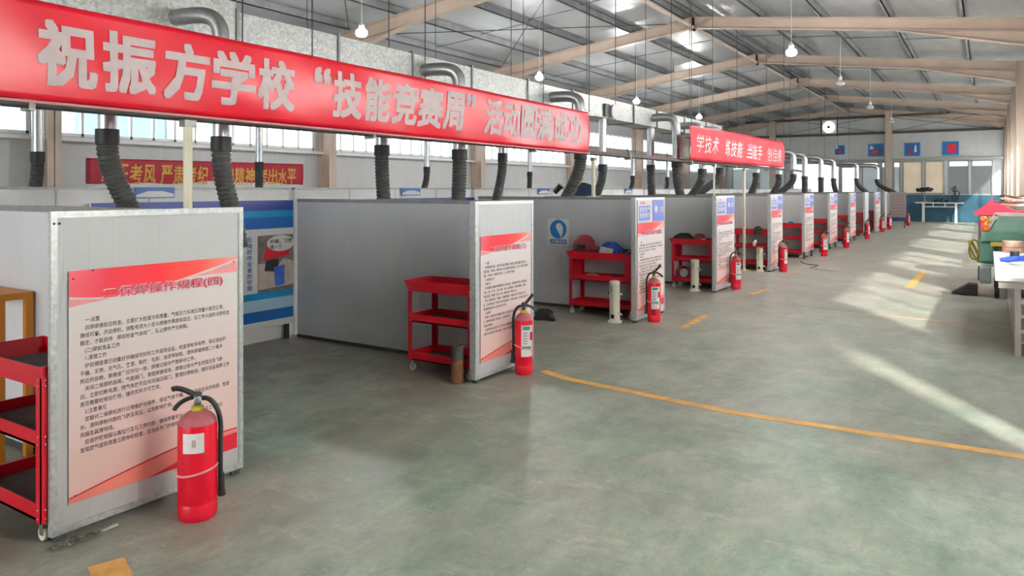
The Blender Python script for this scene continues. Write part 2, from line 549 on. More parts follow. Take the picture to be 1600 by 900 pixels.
# ------------------------------------------------------------------ setting
XL, XR, YN, YF, RX = -13.0, 1.04, -6.0, 42.2, -6.2
def zunder(x):                      # underside of the rafters
    return 5.62 - 0.128 * abs(x - RX)
def zroof(x):
    return zunder(x) + 0.28 + 0.17
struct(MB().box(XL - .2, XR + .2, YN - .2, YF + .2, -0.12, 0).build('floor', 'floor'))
struct(MB().box(-60, 40, -60, 100, -0.4, -0.13).build('yard_ground', 'yard'))
mb = MB()
for s, xe in ((-1, XL - .25), (1, XR + .25)):
    mb.add([(RX, YN - .3, zroof(RX)), (xe, YN - .3, zroof(xe)), (xe, YF + .3, zroof(xe)), (RX, YF + .3, zroof(RX)),
            (RX, YN - .3, zroof(RX) + .08), (xe, YN - .3, zroof(xe) + .08), (xe, YF + .3, zroof(xe) + .08), (RX, YF + .3, zroof(RX) + .08)],
           [(0, 1, 2, 3), (7, 6, 5, 4), (0, 4, 5, 1), (1, 5, 6, 2), (2, 6, 7, 3), (3, 7, 4, 0)])
struct(mb.build('ceiling', 'foil'))

# wall with windows (long axis wall of the booths)
WZ0, WZ1 = 2.5, 3.86
mb = MB()
mb.box(XL - .12, XL, YN, YF, 0, WZ0, 0)
mb.box(XL - .12, XL, YN, YF, WZ1, zroof(XL), 1)
LB = [(6 * i + .2, 6 * i + 5.8) for i in range(-1, 7)]
for i in range(-1, 8):
    mb.box(XL - .12, XL, max(YN, 6 * i - .2), min(YF, 6 * i + .2), WZ0, WZ1, 0)
struct(mb.build('wall_left', ['wallpanel', 'ribwall']))
mb = MB().box(XL, XL + .1, YN, YF, WZ0 - .09, WZ0 - .03)
struct(mb.build('trim_1', 'white'))
for k, (a, b) in enumerate(LB):
    w = thing('window_%d' % (k + 1), 'window', 'window', (XL, a, WZ0))
    del w['label'], w['category']
    struct(w)
    L, H = b - a, WZ1 - WZ0
    fm = MB()
    for z in (0, H * .52, H - .05):
        fm.box(-.09, -.03, 0, L, z, z + .05)
    n = 13
    for j in range(n + 1):
        y = (L - .04) * j / n
        fm.box(-.09, -.03, y, y + .04, 0, H)
    fm.build('window_frame', 'white', w)
    MB().box(-.066, -.06, 0, L, 0, H).build('pane', 'glass', w)

# aisle wall on the camera's side
mb = MB()
mb.box(XR, XR + .12, YN, 3.9, 0, 1.7)
mb.box(XR, XR + .12, 4.52, YF, 0, 1.7)
mb.box(XR, XR + .12, YN, YF, 3.35, zroof(XR))
edges = [YN] + [e for p in WIN_BAYS for e in p] + [YF]
for a, b in zip(edges[::2], edges[1::2]):
    if a < 4.3 < b:
        mb.box(XR, XR + .12, a, 3.9, 1.7, 3.35)
        mb.box(XR, XR + .12, 4.52, b, 1.7, 3.35)
        mb.box(XR, XR + .12, 3.9, 4.52, 2.6, 3.35)
    else:
        mb.box(XR, XR + .12, a, b, 1.7, 3.35)
struct(mb.build('wall_right', 'wallpanel'))
for k, (a, b) in enumerate(WIN_BAYS):
    w = bpy.data.objects.new('window_%d' % (k + 20), None)
    COL.objects.link(w)
    w.location = (XR, a, 1.7)
    struct(w)
    L = b - a
    fm = MB()
    for z in (0, 1.59):
        fm.box(.03, .09, 0, L, z, z + .06)
    for j in range(4):
        y = (L - .06) * j / 3
        fm.box(.03, .09, y, y + .06, 0, 1.65)
    fm.build('window_frame', 'white', w)
    MB().box(.06, .066, 0, L, 0, 1.65).build('pane', 'frostwhite' if k == 0 else 'glass', w)  # frosted pane added in the first bay to hold back direct sun

# wall behind the camera, with an unseen gate opening added for the fill lamp
mb = MB()
mb.box(XL, -8.6, YN - .12, YN, 0, 6.1)
mb.box(-1.4, XR, YN - .12, YN, 0, 6.1)
mb.box(-8.6, -1.4, YN - .12, YN, 4.0, 6.1)
struct(mb.build('wall_near', 'wallpanel'))

# far gable wall
SILL, HEAD = 1.37, 3.02
FW = [(-12.3, -10.9, 'frostpale'), (-10.8, -9.4, 'frostpale'), (-9.0, -7.6, 'frostwhite'), (-7.5, -6.62, 'frostwhite'), (-6.55, -5.85, 'frostwhite'),
      (-5.55, -4.75, 'frostpale'), (-4.65, -4.45, 'frostpale'), (-4.1, -3.76, 'frostpale'), (-3.68, -2.78, 'frostcream'), (-2.70, -1.84, 'frostcream'),
      (-1.68, -0.80, 'frostgrey'), (-0.72, 0.16, 'frostgrey')]
mb = MB()
mb.box(XL, XR, YF, YF + .12, 1.33, SILL)
xs = [XL] + [e for w in FW for e in w[:2]] + [XR]
for a, b in zip(xs[::2], xs[1::2]):
    mb.box(a, b, YF, YF + .12, SILL, HEAD)
gp = [(XL, HEAD), (XR, HEAD), (XR, zroof(XR)), (RX, zroof(RX)), (XL, zroof(XL))]
mb.prism(gp, .12, 0, PY(0, YF + .12, 0))
struct(mb.build('wall_far', 'wallpanel'))
struct(MB().box(XL, XR, YF - .03, YF + .12, 0, 1.33).build('trim_2', 'bluewall'))
for k, (a, b, mt) in enumerate(FW):
    w = bpy.data.objects.new('window_%d' % (k + 40), None)
    COL.objects.link(w)
    w.location = (a, YF, SILL)
    struct(w)
    L, H = b - a, HEAD - SILL
    fm = MB()
    fm.box(0, L, -.02, .06, 0, .05).box(0, L, -.02, .06, H - .05, H).box(0, .05, -.02, .06, 0, H).box(L - .05, L, -.02, .06, 0, H)
    fm.build('window_frame', 'trimdark', w)
    MB().box(.04, L - .04, .02, .03, .04, H - .28).build('pane', mt, w)
    MB().box(.04, L - .04, .02, .03, H - .28, H - .04).build('pane', 'frostwhite' if mt != 'frostcream' else mt, w)

# steel portal frames: rafters and columns are single members
def ibeam(mb, p0, p1, dep, fl, mi=0):
    """I section hanging below the line p0-p1 (x-z plane), flange width along y"""
    p0, p1 = Vector(p0), Vector(p1)
    d = Vector((0, 0, -1))
    for off, h in ((0.008, .016), (dep - .008, .016)):
        mb.bar(p0 + d * off, p1 + d * off, fl, h, mi)
    mb.bar(p0 + d * dep / 2, p1 + d * dep / 2, .012, dep, mi)
for i in range(0, 8):
    y = 6.0 * i if i < 7 else YF - .12
    for s, xe in ((-1, XL + .38), (1, 0.62)):
        mb = MB()
        ibeam(mb, (RX, y, zunder(RX) + .28), (xe, y, zunder(xe) + .28), .28, .18)
        mb.box(RX - .012, RX + .012, y - .09, y + .09, zunder(RX) - .06, zunder(RX) + .3)
        # tapered haunch near the eave
        xs_ = xe - s * 2.3
        z0, z1 = zunder(xs_), zunder(xe)
        mb.add([(xs_, y - .006, z0), (xe, y - .006, z1), (xe, y - .006, z1 - .26), (xs_, y + .006, z0), (xe, y + .006, z1), (xe, y + .006, z1 - .26)],
               [(0, 1, 2), (5, 4, 3), (0, 2, 5, 3), (1, 0, 3, 4), (2, 1, 4, 5)])
        mb.bar((xs_, y, z0), (xe, y, z1 - .26), .18, .014)
        struct(mb.build('rafter', 'beige'))
        mb = MB()
        x0 = xe
        x1 = xe + s * .36
        for xx in (x0, x1 - s * .014):
            mb.box(min(xx, xx + s * .014), max(xx, xx + s * .014), y - .11, y + .11, 0, zunder(xe) + .3)
        mb.box(min(x0, x1), max(x0, x1), y - .006, y + .006, 0, zunder(xe) + .3)
        struct(mb.build('column', 'beige'))
        # fly braces from purlin to bottom flange
        mb = MB()
        for dx in (1.7, 4.4):
            x = RX + s * dx
            mb.bar((x, y + .02, zunder(x) + .02), (x - .0, y + .42, zunder(x) + .34), .035, .035)
        struct(mb.build('fly_brace', 'beige'))
# gable posts and girts on the far wall
for x in (-10.0, -4.28):
    struct(MB().box(x - .15, x + .15, YF - .32, YF - .02, 0, zunder(x) + .2).build('gable_post', 'beige'))
for z, (xa, xb) in ((4.5, (XL + .3, .6)), (5.35, (-11.5, -1.6)), (3.1, (XL + .3, .6))):
    struct(MB().box(xa, xb, YF - .16, YF - .0, z - .06, z + .06).build('girt', 'darksteel' if z > 4 else 'trimdark'))
for x0, x1 in ((-9.8, -4.4), (-4.1, .5)):
    for q in (0, 1):
        z = (4.55, 5.5) if q == 0 else (5.5 - (.25 if x0 > -5 else 0), 4.55)
        struct(MB().tube([(x0, YF - .2 - .03 * q, z[0]), (x1, YF - .2 - .03 * q, z[1] - .1)], .012, 6).build('brace_rod', 'rod'))
# purlins run the whole length
for s in (-1, 1):
    for k, dx in enumerate((.22, 1.65, 3.02, 4.40, 5.78)):
        x = RX + s * dx
        z = zunder(x) + .28
        mb = MB()
        mb.box(x - .012, x + .012, YN, YF, z, z + .17)
        mb.box(x - .06, x + .012, YN, YF, z, z + .012)
        mb.box(x - .012, x + .06, YN, YF, z + .155, z + .17)
        struct(mb.build('purlin', 'purlin'))
for i in range(0, 7):
    y0, y1 = 6.0 * i, (6.0 * i + 6 if i < 6 else YF - .1)
    struct(MB().tube([(RX, y0 + .1, 5.64), (RX, y1 - .1, 5.64)], .045, 10).build('ridge_tie', 'beige', smooth=40))
    for s in (-1, 1):
        mb = MB()
        for a, b in ((1.65, 3.02), (4.40, 5.78), (3.02, 4.4), (.22, 1.65)):
            mb.tube([(RX + s * a, y0 + 3, zunder(RX + s * a) + .33), (RX + s * b, y0 + 3, zunder(RX + s * b) + .40)], .008, 5)
        struct(mb.build('sag_rod', 'rod'))
for y0 in (6.3, 12.3):
    for q in (0, 1):
        xa, xb = RX - .6, RX - 5.6
        ya, yb = (y0, y0 + 5.4) if q else (y0 + 5.4, y0)
        struct(MB().tube([(xa, ya, zunder(xa) + .2), (xb, yb, zunder(xb) + .2)], .01, 6).build('brace_rod', 'rod'))

# outside, seen through the window strip
tag(MB().box(-24, -20, 10.0, 12.5, -.13, 4.6).prism([(9.8, 4.6), (12.7, 4.6), (11.2, 5.2)], .2, 0, PX(-20.2)).build('blue_shed', 'shedblue'),
    'blue steel shed outside, behind the window strip by the second column', 'shed')
tag(MB().box(-26, -21, 13.2, 17, -.13, 4.2).prism([(13, 4.2), (17.2, 4.2), (15.1, 5.0)], .2, 0, PX(-21.2)).build('beige_shed', 'shedbeige'),
    'beige outbuilding beyond the window strip, beside the blue shed', 'shed')

# ------------------------------------------------------------------ floor markings (paint)
def line(p0, p1, w, mat='linepaint', z=.002):
    p0, p1 = Vector((*p0, z)), Vector((*p1, z))
    o = MB().bar(p0, p1, w, .002).build('floor_line', mat)
    return struct(o)
line((-3.3, 5.62), (-3.0, 5.50), .09)
line((-3.0, 5.50), (-1.54, 5.31), .09)
line((-1.54, 5.31), (.9, 5.40), .09)
line((-3.3, 10.50), (-1.2, 10.42), .05, 'linepale')
line((-1.2, 10.42), (.9, 10.27), .055, 'linepale')
line((-2.97, 8.27), (-3.02, 9.27), .09)
line((-3.03, 11.45), (-2.97, 12.2), .08)
line((-3.3, 14.4), (-3.08, 15.2), .09, 'linepale')
line((-1.09, 13.55), (-1.07, 16.4), .12)
line((-3.3, 15.9), (.4, 15.3), .05, 'linepale')
line((-3.18, 1.72), (-2.9, 1.62), .14)
line((-3.1, 18.9), (-3.05, 20.2), .08, 'linepale')
line((-.5, 17.6), (.5, 17.2), .08, 'linepale')
line((-3.35, 8.25), (-2.97, 8.27), .04, 'linepale')
line((-3.35, 9.2), (-3.02, 9.27), .03, 'linepale')

# ------------------------------------------------------------------ booths
XF = -3.55                                        # front line of the booths
BH = 1.5
FR = [(1.67, 2.69), (4.94, 5.86), (8.22, 9.16), (11.3, 12.3), (14.72, 15.7), (17.85, 18.9), (21.05, 22.2), (24.5, 25.6), (27.7, 28.6), (30.5, 31.9), (33.5, 34.2)]
PY_ = [2.22, 5.5, 8.88, 12.05, 15.35, 18.5, 21.7, 25.1, 28.2, 31.2, 33.8]
who = ['nearest the camera', 'second from the camera', 'third from the camera', 'fourth from the camera', 'fifth from the camera', 'sixth from the camera',
       'seventh from the camera', 'eighth from the camera', 'ninth from the camera, blank', 'tenth from the camera', 'last at the far end']
for k, ((a, b), py) in enumerate(zip(FR, PY_)):
    t = thing('booth_partition', 'grey sandwich panel booth partition with wing panel on the aisle, ' + who[k], 'partition', (XF, a, 0), 0, 'welding booth partitions')
    w = b - a
    lift = .03
    if k in (5, 6, 7, 8):
        lift = .16
    th = .02 if k == 0 else .05
    MB().box(-th, 0, .012, w - .012, lift + .012, BH - .012).build('wing_panel', 'panel', t)
    tm = 'trim'
    for nm, bx in (('edge_trim', (-th - .002, .006, -.0, .028, lift, BH)), ('edge_trim', (-th - .002, .006, w - .028, w, lift, BH)),
                   ('edge_trim', (-th - .002, .006, .028, w - .028, BH - .03, BH)), ('edge_trim', (-th - .002, .006, .028, w - .028, lift, lift + .03))):
        MB().box(*bx).build(nm, tm, t)
    if lift > .1:
        for yy in (.1, w - .14):
            MB().box(-.045, -.005, yy, yy + .04, 0, lift).build('foot', 'darksteel', t)
    else:
        for yy in (.02, w - .07):
            MB().box(-th, 0, yy, yy + .05, 0, lift).build('foot', 'darksteel', t)
    q = py - a
    MB().box(-2.75, -.058, q - .025, q + .025, .03, BH - .012).build('side_panel', 'panel', t)
    MB().box(-2.75, -.058, q - .031, q + .031, BH - .035, BH).build('top_trim', 'trimdark', t)
    MB().box(-2.75, -.058, q - .031, q + .031, 0, .035).build('bottom_trim', 'darksteel', t)
    if k == 0:
        rv = MB()
        for yy in (.012, .035):
            rv.ball((.008, yy, BH - .055), .006, 8, 6)
        rv.build('rivet', 'darksteel', t)

# back panels of the booths and the blue picture boards standing before them
XB = -6.42
for k in range(11):
    y0 = PY_[k] - 3.3 if k == 0 else PY_[k - 1]
    y1 = PY_[k]
    t = thing('back_panel', 'white panel closing the back of the booth, ' + who[k], 'panel', (XB, y0 + .04, 0), 0, 'booth back panels')
    L = y1 - y0 - .08
    MB().box(-.05, 0, 0, L, .0, 1.60).build('sheet', 'white', t)
    MB().box(-.06, .01, 0, L, 1.60, 1.62).build('top_trim', 'trimdark', t)
    for j in range(1, 4):
        MB().box(0, .004, L * j / 4 - .004, L * j / 4 + .004, 0, 1.6).build('seam', 'trimdark', t)
    if k in (1, 2, 3, 4):
        c = {1: 3.91, 2: 7.47, 3: 10.94, 4: 14.48}[k]
        s_ = thing('header_sign', 'small blue and white header sign on the back panel, booth ' + who[k], 'sign', (XB + .012, c, 1.5), 0)
        MB().box(0, .008, -.19, .19, .02, .12).build('sheet', 'blueboard', s_)
        MB().prism([(-.18, .03), (.18, .03), (.18, .06), (.07, .085), (-.07, .085), (-.18, .05)], .003, 0, PX(.008)).build('white_swoosh', 'white', s_)

def blue_board(y0, y1, label, picture):
    X0 = XB + .06
    t = thing('picture_board', label, 'board', (X0, y0, 0))
    L = y1 - y0
    MB().box(0, .03, 0, L, .16, 1.485).build('sheet', 'white', t)
    for nm, mt, z0, z1 in (('blue_band', 'navy', 1.38, 1.485), ('blue_band', 'blueteal', 1.31, 1.38), ('blue_band', 'blueboard', 1.19, 1.31),
                           ('blue_band', 'blueteal', .46, .53), ('blue_band', 'bluelight', .34, .46), ('blue_band', 'blueboard', .23, .34)):
        MB().box(.03, .033, 0, L, z0, z1).build(nm, mt, t)
    for yy in (.05, L - .1):
        MB().box(0, .03, yy, yy + .05, 0, .16).build('leg', 'black', t)
    if picture:
        # picture with a red hard hat and a speech bubble, plus a vertical line of blue writing
        ya = L - .46
        p = MB().box(.03, .034, ya, L - .0, .53, 1.12).build('picture', 'photo', t)
        q = PX(.0345, ya, .53)
        MB().prism([(.0, .03), (.46, .05), (.46, .30), (.33, .34), (.2, .22), (.08, .3), (0, .3)], .001, 0, q).build('pale_heap', 'skinprint', p)
        MB().prism([(.06, .33), (.40, .37), (.40, .44), (.34, .56), (.16, .57), (.10, .46)], .002, 0, q).build('red_hat', 'red', p)
        MB().prism([(.22, .05), (.34, .06), (.34, .27), (.20, .25)], .002, 0, q).build('blue_jacket', 'bluecloth', p)
        MB().prism([(.08, .22), (.26, .2), (.26, .34), (.1, .33)], .0015, 0, q).build('dark_patch', 'black', p)
        pts = [(.29 + .19 * math.cos(i * PI / 10), .66 - .03 + .07 * math.sin(i * PI / 10)) for i in range(20)]
        pts = [(min(x, .46), min(y - .06, .585)) for x, y in pts]
        bub = [(.29 + .18 * math.cos(i * PI / 10), .50 + .085 * math.sin(i * PI / 10)) for i in range(20)]
        MB().prism([(min(x, .459), y) for x, y in bub], .003, 0, q).build('speech_bubble', 'white', p)
        mb = MB()
        put_text(mb, '好嘛，习惯', q @ Matrix.Translation((0, 0, .004)), (.15, .44, .50, .545), offset=.02)
        mb.build('bubble_text', 'ink', p)
        mb = MB()
        put_text(mb, '摸一下', q @ Matrix.Translation((0, 0, .004)), (.15, .30, .44, .485), offset=.02)
        mb.build('bubble_text', 'ink', p)
        mb = MB()
        for i, ch in enumerate('在岗时作业者的守则'):
            put_text(mb, ch, PX(.0335, ya - .13, 1.06 - i * .062), (0, .055, 0, .05), offset=.02)
        mb.build('vertical_text', 'blueboard', t)
    return t
blue_board(3.3, 5.44, 'blue picture board with a red hard hat and speech bubble in the first booth', True)
blue_board(6.5, 8.8, 'blue board in the second booth, its top edge showing over the partition', False)

# ------------------------------------------------------------------ rule posters on the wing panels
BODY1 = ('　一.设置\n　启焊焊接前应检查，主要扩大检查冷却液量，气瓶压力及减压流量计是否正常，\n接线可靠。开启焊机，调整电流大小至与焊接件厚度相适应，在工件大面积试焊检查\n稳定，才能启动　焊前检查气体纯度，防止焊件产生缺陷。\n　(二)焊前准备工作\n　1.清理工作\n　护目镜面罩已经戴好并确保完好的工作现场设备，检查焊枪导电嘴，保证送丝轮\n干燥、无锈、无气孔、夹渣、裂纹、毛刺、油漆等缺陷，清除焊缝两侧二十毫米\n附近的杂物，焊接速度应均匀一致，焊接过程中严禁移动工件。\n　关闭二保焊机总阀，气瓶阀门，清理焊接现场，焊接过程中产生的弧光及飞溅\n后，立即切断电源，待气体放尽后关闭减压阀门，整理好焊枪线，做好设备保养工作\n是否需要检修后使用，操作完毕才可离岗。\n　2.注意事项\n　定期对二保焊机进行日常维护与保养，保证气体干燥。施工完毕应关闭电源，检查\n长、清除焊枪内部的飞溅及灰尘，以免影响使用。\n风扇及其接地线。\n　应该按照规程认真执行各项工序内容，确保质量安全，不得擅自离开工作岗位\n发现漏气或异常要立即停机检查，应当由专门的维修人员进行处理。')
BODY2 = BODY1

def poster(y0, w, z0, h, label, title, idx, proto=None):
    """sheet pinned on the wing panel, local y across, z up, faces +X"""
    t = thing('rule_poster', label, 'poster', (XF + .0075, y0, z0), 0, 'welding rule posters on the booth fronts')
    if proto:
        for ch in [c for c in bpy.data.objects if c.parent == proto]:
            if ch.name.startswith('title'):
                continue
            c = ch.copy()
            COL.objects.link(c)
            c.parent = t
            c.scale = (1, w / .9, h / 1.07)
    else:
        W, H = .9, 1.07
        q = lambda d: PX(d)
        MB().box(0, .0016, 0, W, 0, H).build('sheet', 'poster', t)
        def curve(pts, n=8):
            out = []
            P = [pts[0]] + pts + [pts[-1]]
            for i in range(1, len(P) - 2):
                for j in range(n):
                    s = j / n
                    a, b, c, d = (Vector(P[i + m]) for m in (-1, 0, 1, 2))
                    out.append(tuple(.5 * ((2 * b) + (c - a) * s + (2 * a - 5 * b + 4 * c - d) * s * s + (3 * b - a - 3 * c + d) * s ** 3)))
            out.append(tuple(pts[-1]))
            return out
        S = lambda L: [(u * W, v * H) for u, v in L]
        low = S(curve([(0, .845), (.2, .862), (.45, .885), (.7, .918), (1, .955 - .035)]))
        MB().prism(low + S([(1, 1), (0, 1)]), .0008, 0, q(.0016)).build('pink_band', 'posterpink', t)
        red = S(curve([(0, .885), (.2, .868), (.45, .888), (.62, .912), (.80, .945), (1, .985)]))
        MB().prism(red + S([(1, 1), (0, 1)]), .0008, 0, q(.0024)).build('red_header', 'posterred', t)
        up = curve([(0, .888), (.2, .872), (.45, .891), (.62, .915), (.80, .948), (1, .988)])
        dn = curve([(0, .880), (.2, .864), (.45, .884), (.62, .908), (.80, .937), (1, .978)])
        MB().prism(S(dn) + S(up)[::-1], .0006, 0, q(.0032)).build('white_swoosh', 'titlewhite', t)
        c1 = curve([(0, .02), (.3, .063), (.6, .097), (.8, .103), (1, .10)])
        MB().prism(S([(0, 0), (1, 0)]) + S(c1)[::-1], .0008, 0, q(.0016)).build('salmon_wedge', 'postersalmon', t)
        c2 = curve([(.42, 0), (.6, .03), (.8, .072), (1, .082)])
        MB().prism(S([(1, 0)]) + S(c2)[::-1], .0008, 0, q(.0024)).build('red_wedge', 'posterdeep', t)
        c3 = [(u, v + .007) for u, v in c1]
        MB().prism(S(c1) + S(c3)[::-1], .0006, 0, q(.0024)).build('red_edge_line', 'crimson', t)
        mb = MB()
        put_text(mb, BODY1, q(.0022), (.055 * W, .945 * W, .205 * H, .792 * H), line=1.45, offset=.012)
        mb.build('body_text', 'ink', t)
        for u, v in ((.02, .965), (.975, .975), (.03, .03), (.12, .995)):
            MB().ball((.003, u * W, v * H), .005, 8, 6).build('pin', 'darksteel', t)
    mb = MB()
    X = PX(.0042)
    bx = (.17 * w, .90 * w, .855 * h, .912 * h)
    put_text(mb, title, X, bx, offset=.07)
    mb.build('title_outline', 'titlewhite', t)
    mb = MB()
    put_text(mb, title, PX(.0060), (bx[0] + .003, bx[1] - .003, bx[2] + .003, bx[3] - .003), offset=.02)
    mb.build('title_text', 'crimson', t)
    return t
P0 = poster(1.745, .90, .155, 1.07, 'large red and white welding rule poster on the nearest booth panel', '二保焊操作规程(四)', 0)
poster(5.01, .79, .16, 1.05, 'red and white rule poster on the second booth panel, behind the extinguisher', '二保焊操作规程(三)', 1, P0)
names = {2: 'third', 3: 'fourth', 4: 'fifth', 5: 'sixth', 6: 'seventh', 7: 'eighth', 9: 'tenth'}
for k, nm in names.items():
    a, b = FR[k]
    z0 = .12 if k not in (5, 6, 7) else .2
    poster(a + .05, b - a - .09, z0, 1.19 - z0, 'red topped rule poster under two blue tags on the %s booth panel from the camera' % nm, '二保焊操作规程', k, P0)
    # tags above it
    w = b - a - .09
    t = thing('notice_tag', 'white tag with a blue box of writing, upper left on the %s booth panel' % nm, 'sign', (XF + .0075, a + .045, 1.2))
    MB().box(0, .002, 0, w * .55, 0, .27).build('sheet', 'paper', t)
    MB().box(.002, .003, w * .05, w * .46, .02, .20).build('blue_box', 'tagblue', t)
    mb = MB()
    put_text(mb, '安全生产', PX(.0035), (w * .08, w * .43, .125, .185), offset=.03)
    put_text(mb, '规范操作', PX(.0035), (w * .08, w * .43, .055, .115), offset=.03)
    mb.build('white_text', 'white', t)
    mb = MB()
    put_text(mb, '注意', PX(.0035), (w * .08, w * .25, .22, .25), offset=.02)
    mb.build('red_text', 'crimson', t)
    t = thing('notice_tag', 'plain blue tag with a white circle and letters, upper right on the %s booth panel' % nm, 'sign', (XF + .0075, a + .045 + w * .58, 1.2))
    MB().box(0, .002, 0, w * .42, 0, .27).build('sheet', 'tagblue', t)
    MB().prism([(w * .12 + .045 * math.cos(i * PI / 8), .15 + .045 * math.sin(i * PI / 8)) for i in range(16)], .001, 0, PX(.002)).build('white_disc', 'white', t)
    mb = MB()
    put_text(mb, '工位', PX(.0035), (w * .23, w * .39, .12, .18), offset=.03)
    mb.build('white_text', 'white', t)

# grey board at the end of the row
t = thing('end_board', 'grey notice board with faded red lettering closing the far end of the booth row', 'board', (-3.5, 34.6, 0))
MB().box(0, .62, 0, .05, .38, 1.5).build('sheet', 'trimdark', t)
for x in (.03, .54):
    MB().box(x, x + .04, 0, .04, 0, .38).build('leg', 'darksteel', t)
mb = MB()
for i in range(7):
    put_text(mb, '安全操作规程', PY(0, -.002, 1.3 - i * .13), (.1, .55, 0, .07))
mb.build('red_text', 'crimson', t)
MB().box(0, .62, -.006, 0, .38, .44).build('blue_edge', 'navy', t)

# round blue mask sign on the third partition
t = thing('mask_sign', 'white sign with a blue circle and welding mask symbol on the third partition', 'sign', (-5.12, 8.88 - .027, .84))
MB().box(0, .33, -.003, 0, 0, .36).build('sheet', 'white', t)
MB().prism([(.165 + .13 * math.cos(i * PI / 16), .215 + .13 * math.sin(i * PI / 16)) for i in range(32)], .001, 0, PY(0, -.003, 0)).build('blue_disc', 'signblue', t)
MB().prism([(.12, .14), (.15, .12), (.21, .10), (.235, .16), (.24, .24), (.20, .30), (.15, .295), (.12, .25)], .001, 0, PY(0, -.004, 0)).build('white_mask', 'white', t)
MB().prism([(.11, .10), (.16, .10), (.21, .11), (.14, .22), (.115, .28), (.10, .2)], .001, 0, PY(0, -.005, 0)).build('blue_profile', 'signblue', t)
MB().box(.035, .295, -.004, -.003, .015, .075).build('blue_bar', 'blueboard', t)
mb = MB()
put_text(mb, '必须戴面罩', PY(0, -.0046, 0), (.05, .28, .025, .065), offset=.02)
mb.build('white_text', 'white', t)

# ------------------------------------------------------------------ fire extinguishers
def extinguisher(loc, rot, label, r=.091, hgt=.50, variant=0):
    t = thing('fire_extinguisher', label, 'fire extinguisher', loc, rot, 'fire extinguishers along the booth fronts')
    b = MB()
    b.lathe([(r * .9, 0), (r * .97, .012), (r, .03), (r, .075), (r * .985, .078), (r * .985, .086), (r, .09), (r, hgt - .06), (r * .97, hgt - .04)], n=28)
    b.build('cylinder', 'extred', t, smooth=50)
    b = MB().lathe([(r * .972, hgt - .04), (r * .9, hgt - .018), (r * .72, hgt), (r * .42, hgt + .016), (r * .3, hgt + .02)], n=28)
    b.build('shoulder', 'dustred', t, smooth=50)
    MB().lathe([(.026, 0), (.03, .004), (.03, .02), (.02, .026)], (0, 0, hgt + .018), 16).build('neck_ring', 'brass', t, smooth=40)
    MB().lathe([(.017, 0), (.017, .04), (.022, .045), (.022, .062), (.01, .07)], (0, 0, hgt + .04), 14).build('valve', 'darksteel', t, smooth=40)
    up = .09 if variant else .045
    g = MB()
    g.tube(bez((.0, -.012, hgt + .095), (.0, -.04, hgt + .10 + up * .3), (.0, -.09, hgt + .10 + up), (.0, -.115 + variant * .04, hgt + .085 + up), 10), [.013] * 11, 8)
    g.build('squeeze_lever', 'black', t, smooth=60)
    g = MB()
    g.tube(bez((0, .0, hgt + .085), (0, -.05, hgt + .085), (0, -.09, hgt + .06), (0, -.105, hgt + .03), 10), .011, 8)
    g.build('carry_handle', 'black', t, smooth=60)
    MB().lathe([(.017, 0), (.017, .012), (.014, .014)], (0, 0, 0), 14, 0, Matrix.Translation((.018, 0, hgt + .075)) @ Matrix.Rotation(PI / 2, 4, 'Y')).build('gauge', 'steel', t, smooth=40)
    h = MB()
    pts = bez((0, .018, hgt + .075), (0, .06, hgt + .085), (.01, r + .022, hgt + .02), (.01, r + .014, hgt - .10), 14) + \
        bez((.01, r + .014, hgt - .10), (.01, r + .013, hgt - .2), (.01, r + .013, .25), (.01, r + .013, .18), 8)[1:]
    h.tube(pts, .012, 8)
    ho = h.build('discharge_hose', 'black', t, smooth=60)
    MB().tube([(.01, r + .017, .20), (.01, r + .017, .12), (.01, r + .02, .09)], [.014, .017, .019], 10).build('nozzle', 'black', ho, smooth=60)
    ring = MB()
    n = 28
    pts = [((r + .003) * math.cos(2 * PI * i / n), (r + .003) * math.sin(2 * PI * i / n), .235 + .018 * math.sin(2 * PI * i / n)) for i in range(n + 1)]
    ring.tube(pts, .005, 6, caps=False)
    ring.build('strap', 'strap', t, smooth=60)
    # label wraps the cylinder
    def wrap(a0, a1, z0, z1, d, nm, mt, par):
        vs, fs = [], []
        m = 8
        for i in range(m + 1):
            a = a0 + (a1 - a0) * i / m
            for z in (z0, z1):
                vs.append(((r + d) * math.cos(a), (r + d) * math.sin(a), z))
        fs = [(2 * i, 2 * i + 2, 2 * i + 3, 2 * i + 1) for i in range(m)]
        return MB().add(vs, fs).build(nm, mt, par, smooth=60)
    if variant == 0:
        lb = wrap(-.75, .35, .335, .43, .0012, 'label', 'paper', t)
        wrap(-.26, -.06, .365, .40, .0018, 'grey_seal', 'tableleg', lb)
    else:
        q0 = 3.0
        lb = wrap(q0 - .15, q0 + 1.25, .16, .43, .0012, 'label', 'paper', t)
        wrap(q0 + -.1, q0 + 1.0, .225, .25, .0018, 'green_stripe', 'green', lb)
        wrap(q0 + .0, q0 + .9, .39, .42, .0018, 'green_stripe', 'green', lb)
        for i in range(5):
            wrap(q0 + .05, q0 + .55, .27 + i * .022, .278 + i * .022, .0018, 'text_line', 'trimdark', lb)
        wrap(q0 + .85, q0 + 1.25, .3, .37, .0018, 'red_box', 'crimson', lb)
    return t
EX = [(-3.26, 2.21), (-3.40, 5.46), (-3.41, 8.46), (-3.42, 11.95), (-3.37, 14.97), (-3.32, 18.97), (-3.29, 22.04), (-3.3, 26.3), (-3.36, 30.9), (-3.38, 33.4), (-3.0, 36.9)]
